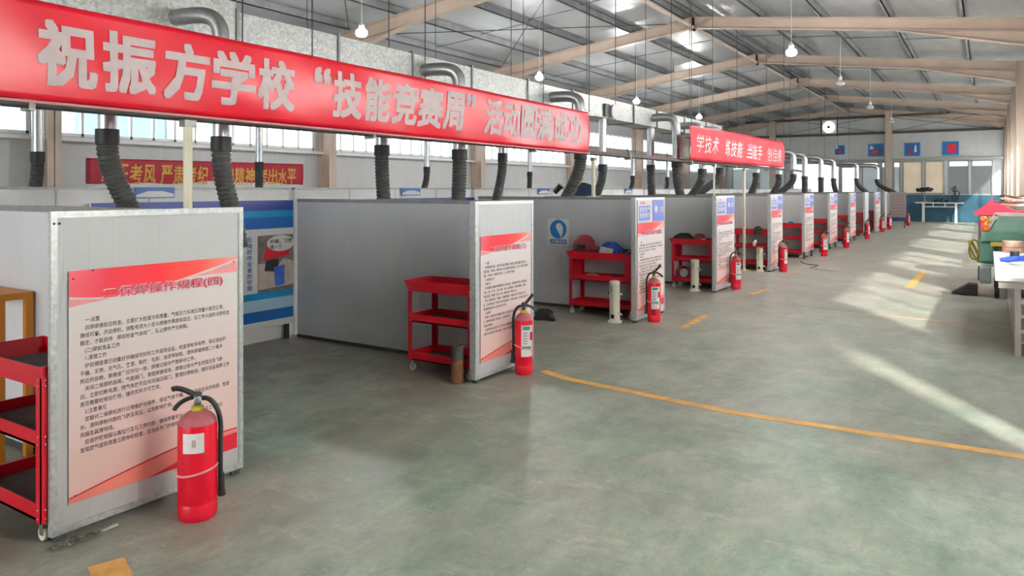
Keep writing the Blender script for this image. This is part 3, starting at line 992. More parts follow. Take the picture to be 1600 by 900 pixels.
exw = ['red fire extinguisher with square white label before the nearest rule poster', 'red fire extinguisher with white and green label at the second booth panel',
       'red fire extinguisher standing before the third booth panel', 'red fire extinguisher standing before the fourth booth panel',
       'red fire extinguisher standing before the fifth booth panel', 'red fire extinguisher standing beyond the sixth booth panel',
       'red fire extinguisher standing beyond the seventh booth panel', 'red fire extinguisher before the blank ninth booth panel',
       'red fire extinguisher standing by the tenth booth panel', 'red fire extinguisher in front of the grey end board', 'farthest red fire extinguisher, past the grey end board']
e0 = extinguisher((*EX[0], 0), -.62, exw[0])
e1 = extinguisher((*EX[1], 0), 2.14, exw[1], .078, .51, 1)
for k in range(2, 11):
    c = copy_tree(e1, exw[k])
    c.location = (*EX[k], 0)
    c.rotation_euler = (0, 0, 2.14 + .35 * math.sin(k * 2.1))

# ------------------------------------------------------------------ tool trolleys
def trolley(loc, rot, label, solid=False, L=.72, D=.36, H=.80):
    """local x along the length, y depth (front at y=0), z up"""
    t = thing('tool_trolley', label, 'trolley', loc, rot, 'red three tier tool trolleys')
    tiers = [('bottom_tray', .10, .075), ('middle_tray', .435, .07), ('top_tray', H - .095, .095)]
    for nm, z, rim in tiers:
        b = MB()
        fl = .035 if nm == 'top_tray' else 0
        b.box(0, L, 0, D, z, z + .012)
        lo = [(0, 0), (L, 0), (L, D), (0, D)]
        hi = [(-fl * 1.6, -fl * .2), (L, -fl * .2), (L, D + fl * .2), (-fl * 1.6, D + fl * .2)]
        for i in range(4):
            j = (i + 1) % 4
            th = .012
            c = Vector((L / 2, D / 2, 0))
            q = [Vector((*lo[i], z)), Vector((*lo[j], z)), Vector((*hi[j], z + rim)), Vector((*hi[i], z + rim))]
            inn = [p + (Vector((c.x, c.y, p.z)) - p).normalized() * th for p in q]
            b.add(q + inn, [(0, 1, 2, 3), (7, 6, 5, 4), (3, 2, 6, 7), (1, 0, 4, 5), (0, 3, 7, 4), (2, 1, 5, 6)])
        o = b.build(nm, 'red', t)
        MB().box(.015, L - .015, .015, D - .015, z + .0125, z + .017).build('liner', 'mat', o)
    for x, sx in ((0, 1), (L, -1)):
        for y, sy in ((0, 1), (D, -1)):
            b = MB()
            th, wd = .005, .042
            xa, ya = x - sx * .006, y - sy * .006
            b.box(min(xa, xa + sx * wd), max(xa, xa + sx * wd), min(ya, ya + sy * th), max(ya, ya + sy * th), .095, H - .05)
            b.box(min(xa, xa + sx * th), max(xa, xa + sx * th), min(ya, ya + sy * wd), max(ya, ya + sy * wd), .095, H - .05)
            lg = b.build('leg', 'red', t)
            rv = MB()
            for z in (.115, .155, .45, .485, H - .085, H - .06):
                rv.ball((xa + sx * .021, ya - sy * .001, z), .0042, 8, 5)
                rv.ball((xa - sx * .001, ya + sy * .021, z), .0042, 8, 5)
            rv.build('rivet', 'rivet', lg, smooth=60)
            cs = thing('castor', '', '')
            del cs['label'], cs['category']
            cs.parent = t
            cs.location = (x + sx * .03, y + sy * .03, 0)
            MB().box(-.022, .022, -.02, .02, .088, .0945).box(-.02, .01, -.016, -.013, .03, .09).box(-.02, .01, .013, .016, .03, .09).build('fork', 'steel', cs)
            MB().lathe([(.012, -.011), (.03, -.011), (.033, -.006), (.033, .006), (.03, .011), (.012, .011)], (0, 0, 0), 18, 0,
                       Matrix.Translation((-.01, 0, .0335)) @ Matrix.Rotation(PI / 2, 4, 'X')).build('wheel', 'castor', cs, smooth=40)
    if solid:
        for x in (.0, L):
            MB().box(x - .006, x + .006, .03, D - .03, .5, H - .09).build('side_plate', 'red', t)
        MB().box(L - .11, L - .0, -.012, -.007, .5, H - .02).build('corner_plate', 'red', t)
    return t
trolley((-4.30, 1.645, 0), 0, 'empty red three tier trolley cut by the frame edge, beside the nearest booth panel')
trolley((-4.30, 4.99, 0), 0, 'empty red three tier trolley between the second booth panel and its partition', L=.68)
trolley((-4.56, 8.45, 0), 0, 'red trolley with solid sides loaded with mask, gloves and a blue bag, third booth panel', True, .88, .34)
trolley((-4.36, 11.6, 0), 0, 'red trolley with dark tools on top and boxes on its lowest tray, fourth booth panel', True)
trolley((-4.36, 14.95, 0), 0, 'red trolley behind the pale pole, beside the fifth booth panel')
trolley((-4.36, 18.05, 0), 0, 'red trolley with a blue cup on top, beside the sixth booth panel')
trolley((-4.36, 21.2, 0), 0, 'red trolley standing beside the seventh booth panel')
trolley((-4.36, 24.6, 0), 0, 'red trolley standing beside the eighth booth panel')
trolley((-4.36, 27.7, 0), 0, 'red trolley standing beside the blank ninth booth panel')
trolley((-4.36, 30.7, 0), 0, 'red trolley standing beside the tenth booth panel')

# things lying on the trolleys
t = thing('welding_mask', 'maroon welding face shield lying on the trolley below the mask sign', 'welding mask', (-4.47, 8.66, .775), .2)
X = Matrix.Rotation(-.35, 4, 'X')
MB().ball((0, 0, .10), .15, 22, 14, 0, (1.0, .6, .95), X).build('shield', 'maroon', t, smooth=60)
MB().tube(bez((.10, -.02, .06), (.2, -.03, .06), (.26, -.02, .02), (.30, 0, .0), 8), [.05 - .003 * i for i in range(9)], 10).build('visor_flap', 'maroon', t, smooth=60)
MB().box(-.055, .055, -.105, -.085, .05, .11).build('lens_frame', 'black', t)
t = thing('bag', 'blue and white plastic bag on top of the trolley below the mask sign', 'bag', (-4.06, 8.66, .735))
random.seed(3)
def crumple(name, mat, parent, rx, ry, h, seed, amp=.25, n=20, m=10):
    rr = random.Random(seed)
    ph_ = [rr.uniform(0, 6.28) for _ in range(6)]
    vs, fs = [], []
    for i in range(m + 1):
        th = PI / 2 * i / m
        for k in range(n):
            a = 2 * PI * k / n
            d = 1 + amp * (math.sin(3 * a + ph_[0]) * .5 + math.sin(5 * a + ph_[1] + th * 3) * .4 + math.sin(2 * a + th * 5 + ph_[2]) * .4)
            r = math.cos(th) ** .6 * d
            vs.append((rx * r * math.cos(a), ry * r * math.sin(a), max(0, h * math.sin(th) * (1 + amp * .6 * math.sin(4 * a + ph_[3])))))
    for i in range(m):
        for k in range(n):
            k2 = (k + 1) % n
            fs.append((i * n + k, i * n + k2, (i + 1) * n + k2, (i + 1) * n + k))
    fs.append(tuple(range(n - 1, -1, -1)))
    return MB().add(vs, fs).build(name, mat, parent, smooth=45)
crumple('body', 'bluecloth', t, .17, .12, .17, 5)
MB().prism([(-.12, .05), (.06, .03), (.08, .10), (-.09, .13)], .004, 0, PY(0, -.128, .01)).build('white_print', 'paper', t)
tag(crumple('welding_glove', 'black', None, .13, .09, .10, 9), 'black glove heap on the trolley top, beside the blue bag', 'glove').location = (-3.80, 8.58, .735)
tag(crumple('tool_roll', 'tan', None, .10, .05, .06, 12), 'tan leather roll on the middle tray of the loaded trolley', 'tool roll').location = (-4.3, 8.58, .455)
tag(crumple('cable_heap', 'iron', None, .11, .05, .06, 15), 'small dark cable heap at the front of the loaded trolley top', 'cable').location = (-4.26, 8.52, .725)
for (x, y, z, s, m_, lab, nm, cat) in [(-4.2, 11.75, .735, .17, 'iron', 'dark tool heap on the fourth trolley, near its middle', 'tool_heap', 'tools'),
                                      (-3.95, 11.75, .735, .13, 'maroon', 'reddish brown glove heap on top of the fourth trolley', 'glove_heap', 'gloves'),
                                      (-3.85, 14.98, .725, .10, 'iron', 'dark pouch on top of the trolley behind the pale pole', 'pouch', 'pouch'),
                                      (-4.2, 18.2, .725, .10, 'iron', 'dark tool heap on the sixth trolley beside a blue cup', 'tool_heap', 'tools')]:
    tag(crumple(nm, m_, None, s, s * .7, .13, int(x * 100 + y)), lab, cat).location = (x, y, z)
t = thing('cup', 'small white cup at the end of the fourth trolley top', 'cup', (-3.86, 11.66, .725))
MB().lathe([(.026, 0), (.032, .07), (.034, .085), (.03, .085), (.026, .01)], n=16).build('body', 'white', t, smooth=40)
MB().tube(bez((.032, 0, .07), (.06, 0, .07), (.06, 0, .02), (.029, 0, .02), 8), .004, 6).build('handle', 'white', t, smooth=60)
t = thing('cup', 'blue cup on top of the sixth trolley', 'cup', (-3.92, 18.2, .725))
MB().lathe([(.04, 0), (.05, .1), (.052, .12), (.046, .12), (.04, .01)], n=16).build('body', 'blueteal', t, smooth=40)
MB().tube(bez((.048, 0, .1), (.085, 0, .1), (.085, 0, .03), (.043, 0, .03), 8), .005, 6).build('handle', 'blueteal', t, smooth=60)
t = thing('wire_spool', 'round red and white wire spool standing on the low tray of the fourth trolley', 'spool', (-4.2, 11.74, .1185))
for dx in (-.04, .034):
    MB().lathe([(.03, 0), (.115, 0), (.115, .006), (.03, .006)], (0, 0, 0), 28, 0, Matrix.Translation((dx if dx < 0 else .034, 0, .116)) @ Matrix.Rotation(PI / 2, 4, 'X')).build('flange', 'dustred', t, smooth=40)
MB().lathe([(.07, -.03), (.07, .03)], (0, 0, 0), 24, 0, Matrix.Translation((0, -.003, .116)) @ Matrix.Rotation(PI / 2, 4, 'X')).build('wire', 'paper', t, smooth=40)
t = thing('box', 'small red and white box on the low tray of the fourth trolley', 'box', (-4.0, 11.76, .1185))
MB().box(-.05, .05, -.04, .04, 0, .13).build('carton', 'dustred', t, bevel=.004)
MB().box(-.04, .04, -.042, -.04, .03, .1).build('white_print', 'paper', t)

# ------------------------------------------------------------------ electrode quivers, pipe, chain, orange stand
def quiver(loc, label, rot=0, open_lid=False):
    t = thing('electrode_quiver', label, 'electrode quiver', loc, rot, 'cream electrode quivers')
    MB().lathe([(.085, 0), (.085, .02), (.066, .026), (.062, .04), (.062, .455), (.066, .46), (.066, .47)], n=24).build('barrel', 'cream', t, smooth=40)
    if open_lid:
        l = MB().lathe([(.066, 0), (.066, .03), (.04, .045)], (0, 0, 0), 24, 0, Matrix.Translation((-.075, 0, .545)) @ Matrix.Rotation(-1.25, 4, 'Y'))
    else:
        l = MB().lathe([(.066, 0), (.066, .02), (.05, .03), (.02, .032)], (0, 0, .47), 24)
    l.build('lid', 'cream', t, smooth=40)
    for z in (.13, .37):
        MB().bar((.055, -.02, z), (.105, -.03, z - .03), .02, .012).build('clamp', 'white', t)
    MB().box(-.02, .02, -.066, -.058, .055, .10).build('socket', 'black', t)
    MB().tube([(-.01, -.063, .37), (-.012, -.07, .4), (-.01, -.063, .43)], .004, 6).build('handle', 'darksteel', t)
    MB().box(-.072, -.05, -.03, .0, .34, .37).build('latch', 'rust', t)
    return t
quiver((-3.79, 8.16, 0), 'cream cylindrical electrode quiver in front of the loaded red trolley')
quiver((-3.89, 11.35, 0), 'cream electrode quiver standing before the fourth trolley')
quiver((-3.75, 14.72, 0), 'cream electrode quiver with lid tilted open, beside the pale pole', 0, True)
t = thing('steel_pipe', 'short rusty steel pipe standing between the second trolley and panel edge', 'pipe', (-3.70, 4.9, 0))
MB().lathe([(.046, 0), (.052, .004), (.052, .306), (.05, .31), (.044, .31), (.043, .02)], n=22).build('tube', 'rust', t, smooth=40)
MB().lathe([(.0535, .2), (.0535, .31), (.049, .312), (.044, .306)], n=22).build('dark_rim', 'darksteel', t, smooth=40)
t = thing('chain', 'rusty chain heap on the floor at the corner of the nearest booth panel', 'chain', (-3.50, 1.70, 0))
rr = random.Random(4)
lk = MB()
for i in range(14):
    yy = -.05 + i * .014 + rr.uniform(-.01, .01)
    c = Vector((rr.uniform(.01, .06), yy, .016))
    ax = rr.uniform(0, PI)
    n = 12
    tilt = rr.uniform(-.4, .4)
    pts = []
    for j in range(n + 1):
        a = 2 * PI * j / n
        p = Vector((.018 * math.cos(a), .011 * math.sin(a), 0))
        p.rotate(Matrix.Rotation(tilt, 3, 'X'))
        p.rotate(Matrix.Rotation(ax, 3, 'Z'))
        pts.append(c + p)
    lk.tube(pts, .0045, 6, caps=False)
lk.build('links', 'chain', t, smooth=60)
MB().bar((.03, .16, .008), (.035, .23, .014), .012, .008).build('end_pin', 'steel', t)
t = thing('steel_stand', 'orange painted steel stand behind the nearest red trolley', 'stand', (-5.74, 1.99, 0))
for x in (0, .86):
    for y in (0, .15):
        MB().box(x, x + .04, y, y + .04, 0, .945).build('leg', 'orange', t)
MB().box(0, .90, 0, .19, .945, .985).build('top_rail', 'orange', t)
MB().box(.04, .86, .005, .035, .5, .54).build('cross_rail', 'orange', t)

# cabinet with coat and helmet in the third booth, only the tops show over the partition
t = thing('welding_cabinet', 'grey welding machine cabinet behind the third partition', 'cabinet', (-5.85, 10.0, 0))
MB().box(0, .75, 0, .5, .05, 1.5).build('housing', 'machgrey', t, bevel=.01)
MB().box(.05, .7, -.012, 0, .2, 1.2).build('door', 'trimdark', t)
for x in (.04, .66):
    for y in (.03, .42):
        MB().box(x, x + .05, y, y + .05, 0, .05).build('foot', 'black', t)
tag(crumple('work_jacket', 'navycloth', None, .25, .17, .19, 21, .15), 'navy work jacket heaped on the cabinet behind the third partition', 'jacket').location = (-5.33, 10.25, 1.50)
t = thing('hard_hat', 'yellow hard hat tilted on the navy jacket, above the third partition', 'hard hat', (-5.34, 10.12, 1.71))
X = Matrix.Rotation(-.5, 4, 'Y')
MB().ball((0, 0, .02), .095, 18, 10, 0, (1, .85, .8), X).build('shell', 'yellow', t, smooth=60)
MB().lathe([(.125, 0), (.125, .008), (.09, .012)], (0, 0, 0), 20, 0, X).build('brim', 'yellow', t, smooth=40)
t = thing('extraction_nozzle', 'black nozzle lying on the cabinet edge behind the third partition', 'nozzle', (-5.72, 10.1, 1.5))
MB().tube([(0, 0, .05), (.08, .02, .14), (.1, .025, .165)], [.04, .045, .055], 14).build('cone', 'black', t, smooth=40)

# ------------------------------------------------------------------ poles, rail, banners
for x, y, h, lab in ((-4.2, 2.78, 2.02, 'pale yellow pole rising behind the nearest booth panel, under the long banner'),
                     (-4.52, 9.05, 2.02, 'pale yellow pole at the far end of the long red banner'),
                     (-4.06, 14.75, 2.0, 'pale yellow pole on a base plate before the fifth booth trolley'),
                     (-3.95, 12.5, 2.02, 'slim pale pole at the near end of the short red banner')):
    t = thing('support_pole', lab, 'pole', (x, y, 0), 0, 'pale yellow support poles')
    r = .027 if h and y != 12.5 else .016
    MB().tube([(0, 0, .012), (0, 0, h)], r, 14).build('tube', 'pole', t, smooth=40)
    MB().box(-.09, .09, -.09, .09, 0, .012).build('base_plate', 'pole', t)
    MB().box(-.03, .03, -.04, .04, h - .03, h + .012).build('clamp', 'trimdark', t)
t = thing('service_rail', 'long dark pipe rail running under both red banners on the pale poles', 'rail', (-4.29, .9, 2.05))
MB().tube([(0, 0, 0), (0, 20.5, .04)], .022, 10).build('pipe', 'darksteel', t, smooth=40)
MB().tube([(-.05, 0, .03), (-.05, 20.5, .07)], .012, 8).build('cable', 'maroon', t, smooth=40)
for i in range(8):
    MB().box(-.07, .03, 1.0 + i * 2.6, 1.03 + i * 2.6, -.03, .05).build('bracket', 'trimdark', t)

def cloth(name, y0, y1, zb, zt, mat, parent, amp=.012, nu=120, nv=14, seed=0, sag=0):
    vs, fs = [], []
    for i in range(nu + 1):
        u = i / nu
        for j in range(nv + 1):
            v = j / nv
            y = y0 + (y1 - y0) * u
            z = (zb[0] + (zb[1] - zb[0]) * u) * (1 - v) + (zt[0] + (zt[1] - zt[0]) * u) * v
            s = math.sin(PI * u)
            z -= sag * abs(math.sin(PI * u * 2.0)) * v
            x = amp * (math.sin(u * 19 + seed + v * 2.2) * .5 + math.sin(u * 7 - v * 3 + seed) * .8 + .35 * math.sin(u * 43 + v * 5))
            x += -.035 * (1 - v) ** 3                       # lower hem tucks back towards the rail
            vs.append((x, y, z))
    for i in range(nu):
        for j in range(nv):
            a = i * (nv + 1) + j
            fs.append((a, a + nv + 1, a + nv + 2, a + 1))
    o = MB().add(vs, fs).build(name, mat, parent, smooth=80)
    m = o.modifiers.new('thick', 'SOLIDIFY')
    m.thickness = .002
    m.offset = -1
    def at(y, z):
        u = (y - y0) / (y1 - y0)
        v = min(1, max(0, (z - (zb[0] + (zb[1] - zb[0]) * u)) / ((zt[0] + (zt[1] - zt[0]) * u) - (zb[0] + (zb[1] - zb[0]) * u))))
        return amp * (math.sin(u * 19 + seed + v * 2.2) * .5 + math.sin(u * 7 - v * 3 + seed) * .8 + .35 * math.sin(u * 43 + v * 5)) - .035 * (1 - v) ** 3
    return o, at

def lettering(name, items, at, mat, parent, off=.006, bold=.03, sink=0):
    for ch, ya, yb, za, zb in items:
        mb = MB()
        n0 = len(mb.v)
        put_text(mb, ch, PX(0), (ya, yb, za, zb), offset=bold)
        for i in range(n0, len(mb.v)):
            x, y, z = mb.v[i]
            mb.v[i] = (at(y, z) + off + x, y, z)
        mb.build(name, mat, parent)

t = thing('banner', 'long glossy red banner with big silver lettering hung across the near booths', 'banner', (-4.19, 0, 0))
o, at = cloth('cloth', 1.15, 8.29, (2.075, 2.06), (2.60, 2.56), 'bannerred', t, .012, 150, 16, .4, .0)
CH = [('祝', 1.92, 2.21), ('振', 2.26, 2.56), ('方', 2.63, 2.91), ('学', 2.95, 3.26), ('校', 3.30, 3.60), ('“', 3.80, 3.94), ('技', 3.99, 4.28), ('能', 4.34, 4.62),
      ('竞', 4.67, 4.97), ('赛', 5.00, 5.32), ('周', 5.36, 5.64), ('”', 5.69, 5.82), ('活', 6.02, 6.31), ('动', 6.35, 6.66), ('圆', 6.71, 7.02), ('满', 7.06, 7.36), ('成', 7.41, 7.70), ('功', 7.75, 8.06)]
items = []
for ch, a, b in CH:
    if ch in '“”':
        items.append((ch, a, b, 2.40, 2.50))
    else:
        items.append((ch, a, b, 2.165, 2.495))
lettering('character', items, at, 'bannertext', t, .004, .045)
for y in (3.78, 8.27):
    MB().tube([(0, y, 2.56), (0, y, zunder(-4.2) + .4)], .006, 6).build('hanging_wire', 'rod', t)
MB().tube([(.0, 1.2, 2.06), (.0, 8.29, 2.05)], .008, 6).build('hem_cord', 'strap', t)

t = thing('banner', 'shorter red banner with small pale lettering hung farther down the hall', 'banner', (-4.19, 0, 0))
o, at = cloth('cloth', 12.0, 18.75, (2.10, 2.13), (2.68, 2.75), 'bannermatte', t, .014, 110, 12, 2.2)
items = []
for grp, a, b in (('学技术', 12.32, 13.55), ('练技能', 13.92, 15.22), ('当能手', 15.5, 16.75), ('创佳绩', 17.15, 18.45)):
    st = (b - a) / 3
    for i, ch in enumerate(grp):
        items.append((ch, a + st * i, a + st * i + st * .86, 2.245, 2.55))
lettering('character', items, at, 'bannerpink', t, .006, .016)
for y in (12.05, 18.7):
    MB().tube([(0, y, 2.65), (0, y, zunder(-4.2) + .4)], .006, 6).build('hanging_wire', 'rod', t)

t = thing('wall_banner', 'dark red cloth banner with gold lettering on the wall under the windows', 'banner', (XL + .02, 0, 0))
o, at = cloth('cloth', 6.69, 11.45, (1.64, 1.64), (2.14, 2.17), 'bannerdark', t, .004, 60, 8, 1.0)
items = []
for grp, a in (('端正考风', 6.94), ('严肃考纪', 8.04), ('赛出精神', 9.14), ('考出水平', 10.24)):
    for i, ch in enumerate(grp):
        items.append((ch, a + i * .256, a + i * .256 + .225, 1.70, 2.05))
lettering('character', items, at, 'gold', t, .006, .02)

# ------------------------------------------------------------------ ventilation ducts
t = thing('ventilation_duct', 'big square galvanised duct hung above the booths behind the long banner', 'duct', (-5.55, -3, 2.77))
def seg(y0, y1, z0, z1, w):
    return MB().box(-w / 2, w / 2, y0, y1, z0, z1)
seg(0, 6.95, 0, .40, .5).build('section', 'duct', t)
seg(6.95, 13.6, .0, .32, .5).build('section', 'duct', t)
seg(13.6, 20.5, .01, .33, .48).build('section', 'duct', t)
for y in (2.0, 4.4, 6.95, 8.1, 9.2, 10.3, 11.6, 12.9, 15.2, 16.3, 17.8, 19.2, 20.4):
    MB().box(-.265, .265, y, y + .025, -.012, .345 if y > 6.9 else .385).build('flange', 'trimdark', t)
for y in (1.2, 4.0, 7.0, 9.4, 12.0, 14.4, 17.0, 19.6):
    for x in (-.27, .27):
        MB().tube([(x, y, -.01), (x, y, zunder(-5.55 + x) + .4 - 2.77)], .006, 6).build('hanger_rod', 'rod', t)
MB().lathe([(.11, 0), (.12, .03), (.12, .06), (.07, .065)], (0, 0, 0), 22, 0, Matrix.Translation((.25, 14.3, .13)) @ Matrix.Rotation(PI / 2, 4, 'Y')).build('round_vent', 'white', t, smooth=40)
MB().box(.25, .27, 14.0, 14.18, .03, .24).build('vent_bracket', 'darksteel', t)
t = thing('ventilation_duct', 'narrow dark duct continuing down the hall past the short banner', 'duct', (-5.5, 17.66, 2.62))
MB().box(-.16, .16, 0, 20.2, .0, .2).build('section', 'darksteel', t)  # duct run in dark steel, its unlit shade put into the colour
for i in range(7):
    MB().box(-.18, .18, 1.2 + i * 3, 1.24 + i * 3, -.02, .22).build('flange', 'trimdark', t)
    MB().tube([(.1, 1.3 + i * 3, .2), (.1, 1.3 + i * 3, zunder(-5.4) + .4 - 2.62)], .006, 6).build('hanger_rod', 'rod', t)
MB().box(-.3, .25, -.1, .0, -.02, .3).build('end_flange', 'duct', t)
t = thing('ventilation_duct', 'smaller rear duct hung between the booths and the window wall', 'duct', (-8.6, -3, 2.5))
MB().box(-.17, .17, 0, 36, 0, .2).build('section', 'trimdark', t)
for i in range(12):
    MB().box(-.19, .19, 1 + i * 3, 1.03 + i * 3, -.015, .215).build('flange', 'darksteel', t)
    MB().tube([(.18, 1.5 + i * 3, .1), (.18, 1.5 + i * 3, zunder(-8.4) + .4 - 2.5)], .006, 6).build('hanger_rod', 'rod', t)

def corr(pts, r, pitch=.035, amp=.1):
    """resample a path and modulate the radius so that the tube is ribbed"""
    P = [Vector(p) for p in pts]
    L = [0]
    for a, b in zip(P, P[1:]):
        L.append(L[-1] + (b - a).length)
    n = max(8, int(L[-1] / pitch * 4))
    out, rs = [], []
    j = 0
    for i in range(n + 1):
        s = L[-1] * i / n
        while j < len(P) - 2 and L[j + 1] < s:
            j += 1
        f = (s - L[j]) / max(1e-9, L[j + 1] - L[j])
        out.append(P[j].lerp(P[j + 1], f))
        rs.append(r * (1 + amp * (0.5 if i % 4 in (0, 1) else -.5)))
    return out, rs

def extraction(y, xd, ztop, zmet, r, dy, dx, label, zend=1.2, elbow=True, xfront=-5.31):
    t = thing('extraction_hose', label, 'extraction hose', (xd, y, 0), 0, 'fume extraction hoses over the booths')
    if elbow:
        zc = ztop
        e = bez((xfront - xd, -.12, zc), (-.1, -.07, zc + .01), (0, 0, zc + .02), (0, 0, zc - .2), 10)
        MB().tube(e, r * .92, 14).build('elbow', 'steel', t, smooth=60)
        MB().tube([(0, 0, zc - .2), (0, 0, zmet)], r * .92, 14).build('drop_pipe', 'steel', t, smooth=40)
    else:
        MB().tube([(0, 0, ztop), (0, 0, zmet)], r * .92, 14).build('drop_pipe', 'steel', t, smooth=40)
    MB().tube([(0, 0, zmet + .02), (0, 0, zmet - .09)], r * 1.12, 16).build('collar', 'black', t, smooth=40)
    pts = bez((0, 0, zmet - .08), (0, 0, zmet - .35), (dx * .6, dy * .6, zend + .35), (dx, dy, zend), 16)
    p, rs = corr(pts, r)
    MB().tube(p, rs, 14).build('hose', 'hose', t, smooth=35)
    return t
HL = [(2.94, 2.8, 2.02, .072, .30, 0, 'ribbed black hose hanging before the start of the dark red wall banner', -5.42),
      (3.52, 2.93, 1.98, .068, .16, 0, 'ribbed black hose hanging over the far part of the nearest booth, crossing the wall banner', -4.9),
      (5.85, 2.8, 2.05, .072, .06, 0, 'ribbed black hose hanging straight down over the second partition', -5.42),
      (6.53, 2.93, 2.02, .078, -.04, 0, 'ribbed black hose hanging just beyond the second booth panel', -4.9),
      (8.17, 2.8, 2.06, .06, -.12, -.1, 'slimmer ribbed black hose bending back beyond the second booth panel', -5.42),
      (9.40, 2.93, 2.12, .085, -.12, -.35, 'ribbed black hose bending down beside the navy jacket', -4.9),
      (11.2, 2.8, 2.0, .07, -.12, -.2, 'ribbed black hose hanging just past the far end of the long banner', -5.42),
      (13.29, 2.8, 2.05, .075, .1, 0, 'ribbed black hose hanging over the fourth booth panel', -5.42),
      (13.26, 2.95, 2.1, .085, .1, .1, 'thick ribbed black hose with silver elbow at the near end of the short banner', -4.9),
      (14.73, 2.9, 2.0, .08, -.1, -.4, 'ribbed black hose slanting down under the near half of the short banner', -4.9),
      (15.9, 2.9, 2.05, .08, -.3, -.9, 'second slanting black hose under the near half of the short banner', -4.9),
      (18.9, 2.75, 2.0, .085, -.25, -.2, 'ribbed black hose hanging under the far half of the short banner', -4.9),
      (21.3, 2.72, 2.0, .085, -.2, -.3, 'ribbed black hose hanging just past the far end of the short banner', -4.9),
      (23.1, 2.72, 2.05, .09, -.5, -.7, 'black hose slanting down over the seventh booth panel', -4.9),
      (24.7, 2.72, 2.0, .09, 0, 0, 'silver pipe and straight black hose over the seventh booth', -4.9),
      (27.4, 2.72, 2.0, .09, 0, 0, 'silver pipe and straight black hose over the eighth booth panel', -4.9),
      (29.9, 2.72, 2.0, .09, .5, .1, 'silver pipe and black hose over the ninth booth', -4.9),
      (34.2, 2.72, 2.05, .09, 1.2, .55, 'black hose bending outward over the tenth booth panel', -4.7),
      (37.6, 2.70, 2.05, .10, -.3, 1.0, 'last black hose at the far end of the duct, above the end board', -4.3)]
for i, (y, zt, zm, r, dy, dx, lab, xd) in enumerate(HL):
    extraction(y, xd, zt, zm, r, dy, dx, lab, 1.15 if y < 36 else 1.25, xd != -5.42, -5.315 if y < 17.5 else -5.36)
TH = [(3.87, 1.98, .062, -.1, 'thin rear duct pipe and black hose, left of the nearest window wall column'),
      (6.71, 1.96, .055, 0, 'thin rear duct pipe and black hose at the end of the wall banner'),
      (10.35, 1.99, .055, -.35, 'thin silver pipe and curved black hose of the rear duct, beyond the second booth'),
      (13.9, 1.97, .055, -.1, 'thin rear duct pipe and black hose, behind the far end of the long banner'),
      (19.5, 1.97, .06, -.6, 'thin rear duct pipe and slanted black hose, between the two banners'),
      (22.2, 1.97, .06, -.4, 'thin silver pipe and black hose of the rear duct, left of the short banner')]
for y, zm, r, dy, lab in TH:
    t = extraction(y, -8.5, 2.5, zm, r, dy, 0, lab, 1.1, False)
    t['group'] = 'rear duct hoses'

# ------------------------------------------------------------------ pendant lamps
def pendant(x, y, z, lit, label):
    t = thing('pendant_lamp', label, 'lamp', (x, y, z), 0, 'pendant lamps')
    MB().tube([(0, 0, .17), (0, 0, zroof(x) - z)], .007, 6).build('cord', 'white', t)
    MB().lathe([(.035, .07), (.05, .09), (.05, .14), (.02, .18), (.012, .2)], n=16).build('socket', 'white', t, smooth=40)
    MB().lathe([(.02, -.07), (.075, -.055), (.105, -.015), (.10, .03), (.06, .068), (.035, .075)], n=20).build('bulb', 'bulb' if lit else 'dullbulb', t, smooth=60)
    if lit:
        l = light('lamp_light', 'POINT', (x, y, z - .13), (0, 0, 0), 90, (1, .98, .95), shadow_soft_size=.1)
    return t
for i, y in enumerate((9.42, 15.5, 21.4, 27.3)):
    pendant(-9.2, y, 4.33, True, ['lit pendant bulb above the middle of the long banner', 'lit pendant bulb above the far end of the long banner',
                                  'small lit pendant bulb above the duct between the banners', 'small lit pendant bulb above the near end of the short banner'][i])
pendant(-3.2, 14.9, 4.24, True, 'brightest lit pendant bulb hanging over the aisle in front of a rafter')
pendant(-3.2, 20.5, 4.32, False, 'unlit pale pendant lamp hanging behind the lit bulb over the aisle')
pendant(-3.2, 26.2, 4.24, False, 'unlit dark pendant lamp hanging before the far gable wall')
pendant(-3.2, 32.4, 4.26, False, 'farthest unlit pendant lamp, beside the gable post')

# ------------------------------------------------------------------ far end of the hall
t = thing('exhaust_fan', 'round white exhaust fan with dark hub high on the far gable wall', 'fan', (-7.12, YF - .19, 4.9))
MB().lathe([(.31, 0), (.31, .05), (.28, .06)], (0, 0, 0), 12, 0, Matrix.Rotation(PI / 2, 4, 'X')).build('disc', 'fanlit', t)
MB().lathe([(.07, .06), (.07, .1), (.04, .11)], (0, 0, 0), 14, 0, Matrix.Rotation(PI / 2, 4, 'X')).build('hub', 'black', t, smooth=40)
for x in (-.42, .38):
    MB().box(x, x + .07, .0, .06, -.5, .55).build('bracket', 'darksteel', t)
PX_ = [(-6.9, -6.32, 3.38, 3.98, 'sky blue and red picture, half hidden by the duct', 'maroon'), (-5.26, -4.52, 3.3, 3.96, 'blue picture beside the gable post, with a white patch', 'dustred'),
       (-3.6, -2.88, 3.27, 3.96, 'blue picture with two figures shown in red and white', 'maroon'), (-1.94, -1.22, 3.27, 3.96, 'blue picture with one large red block', 'crimson')]
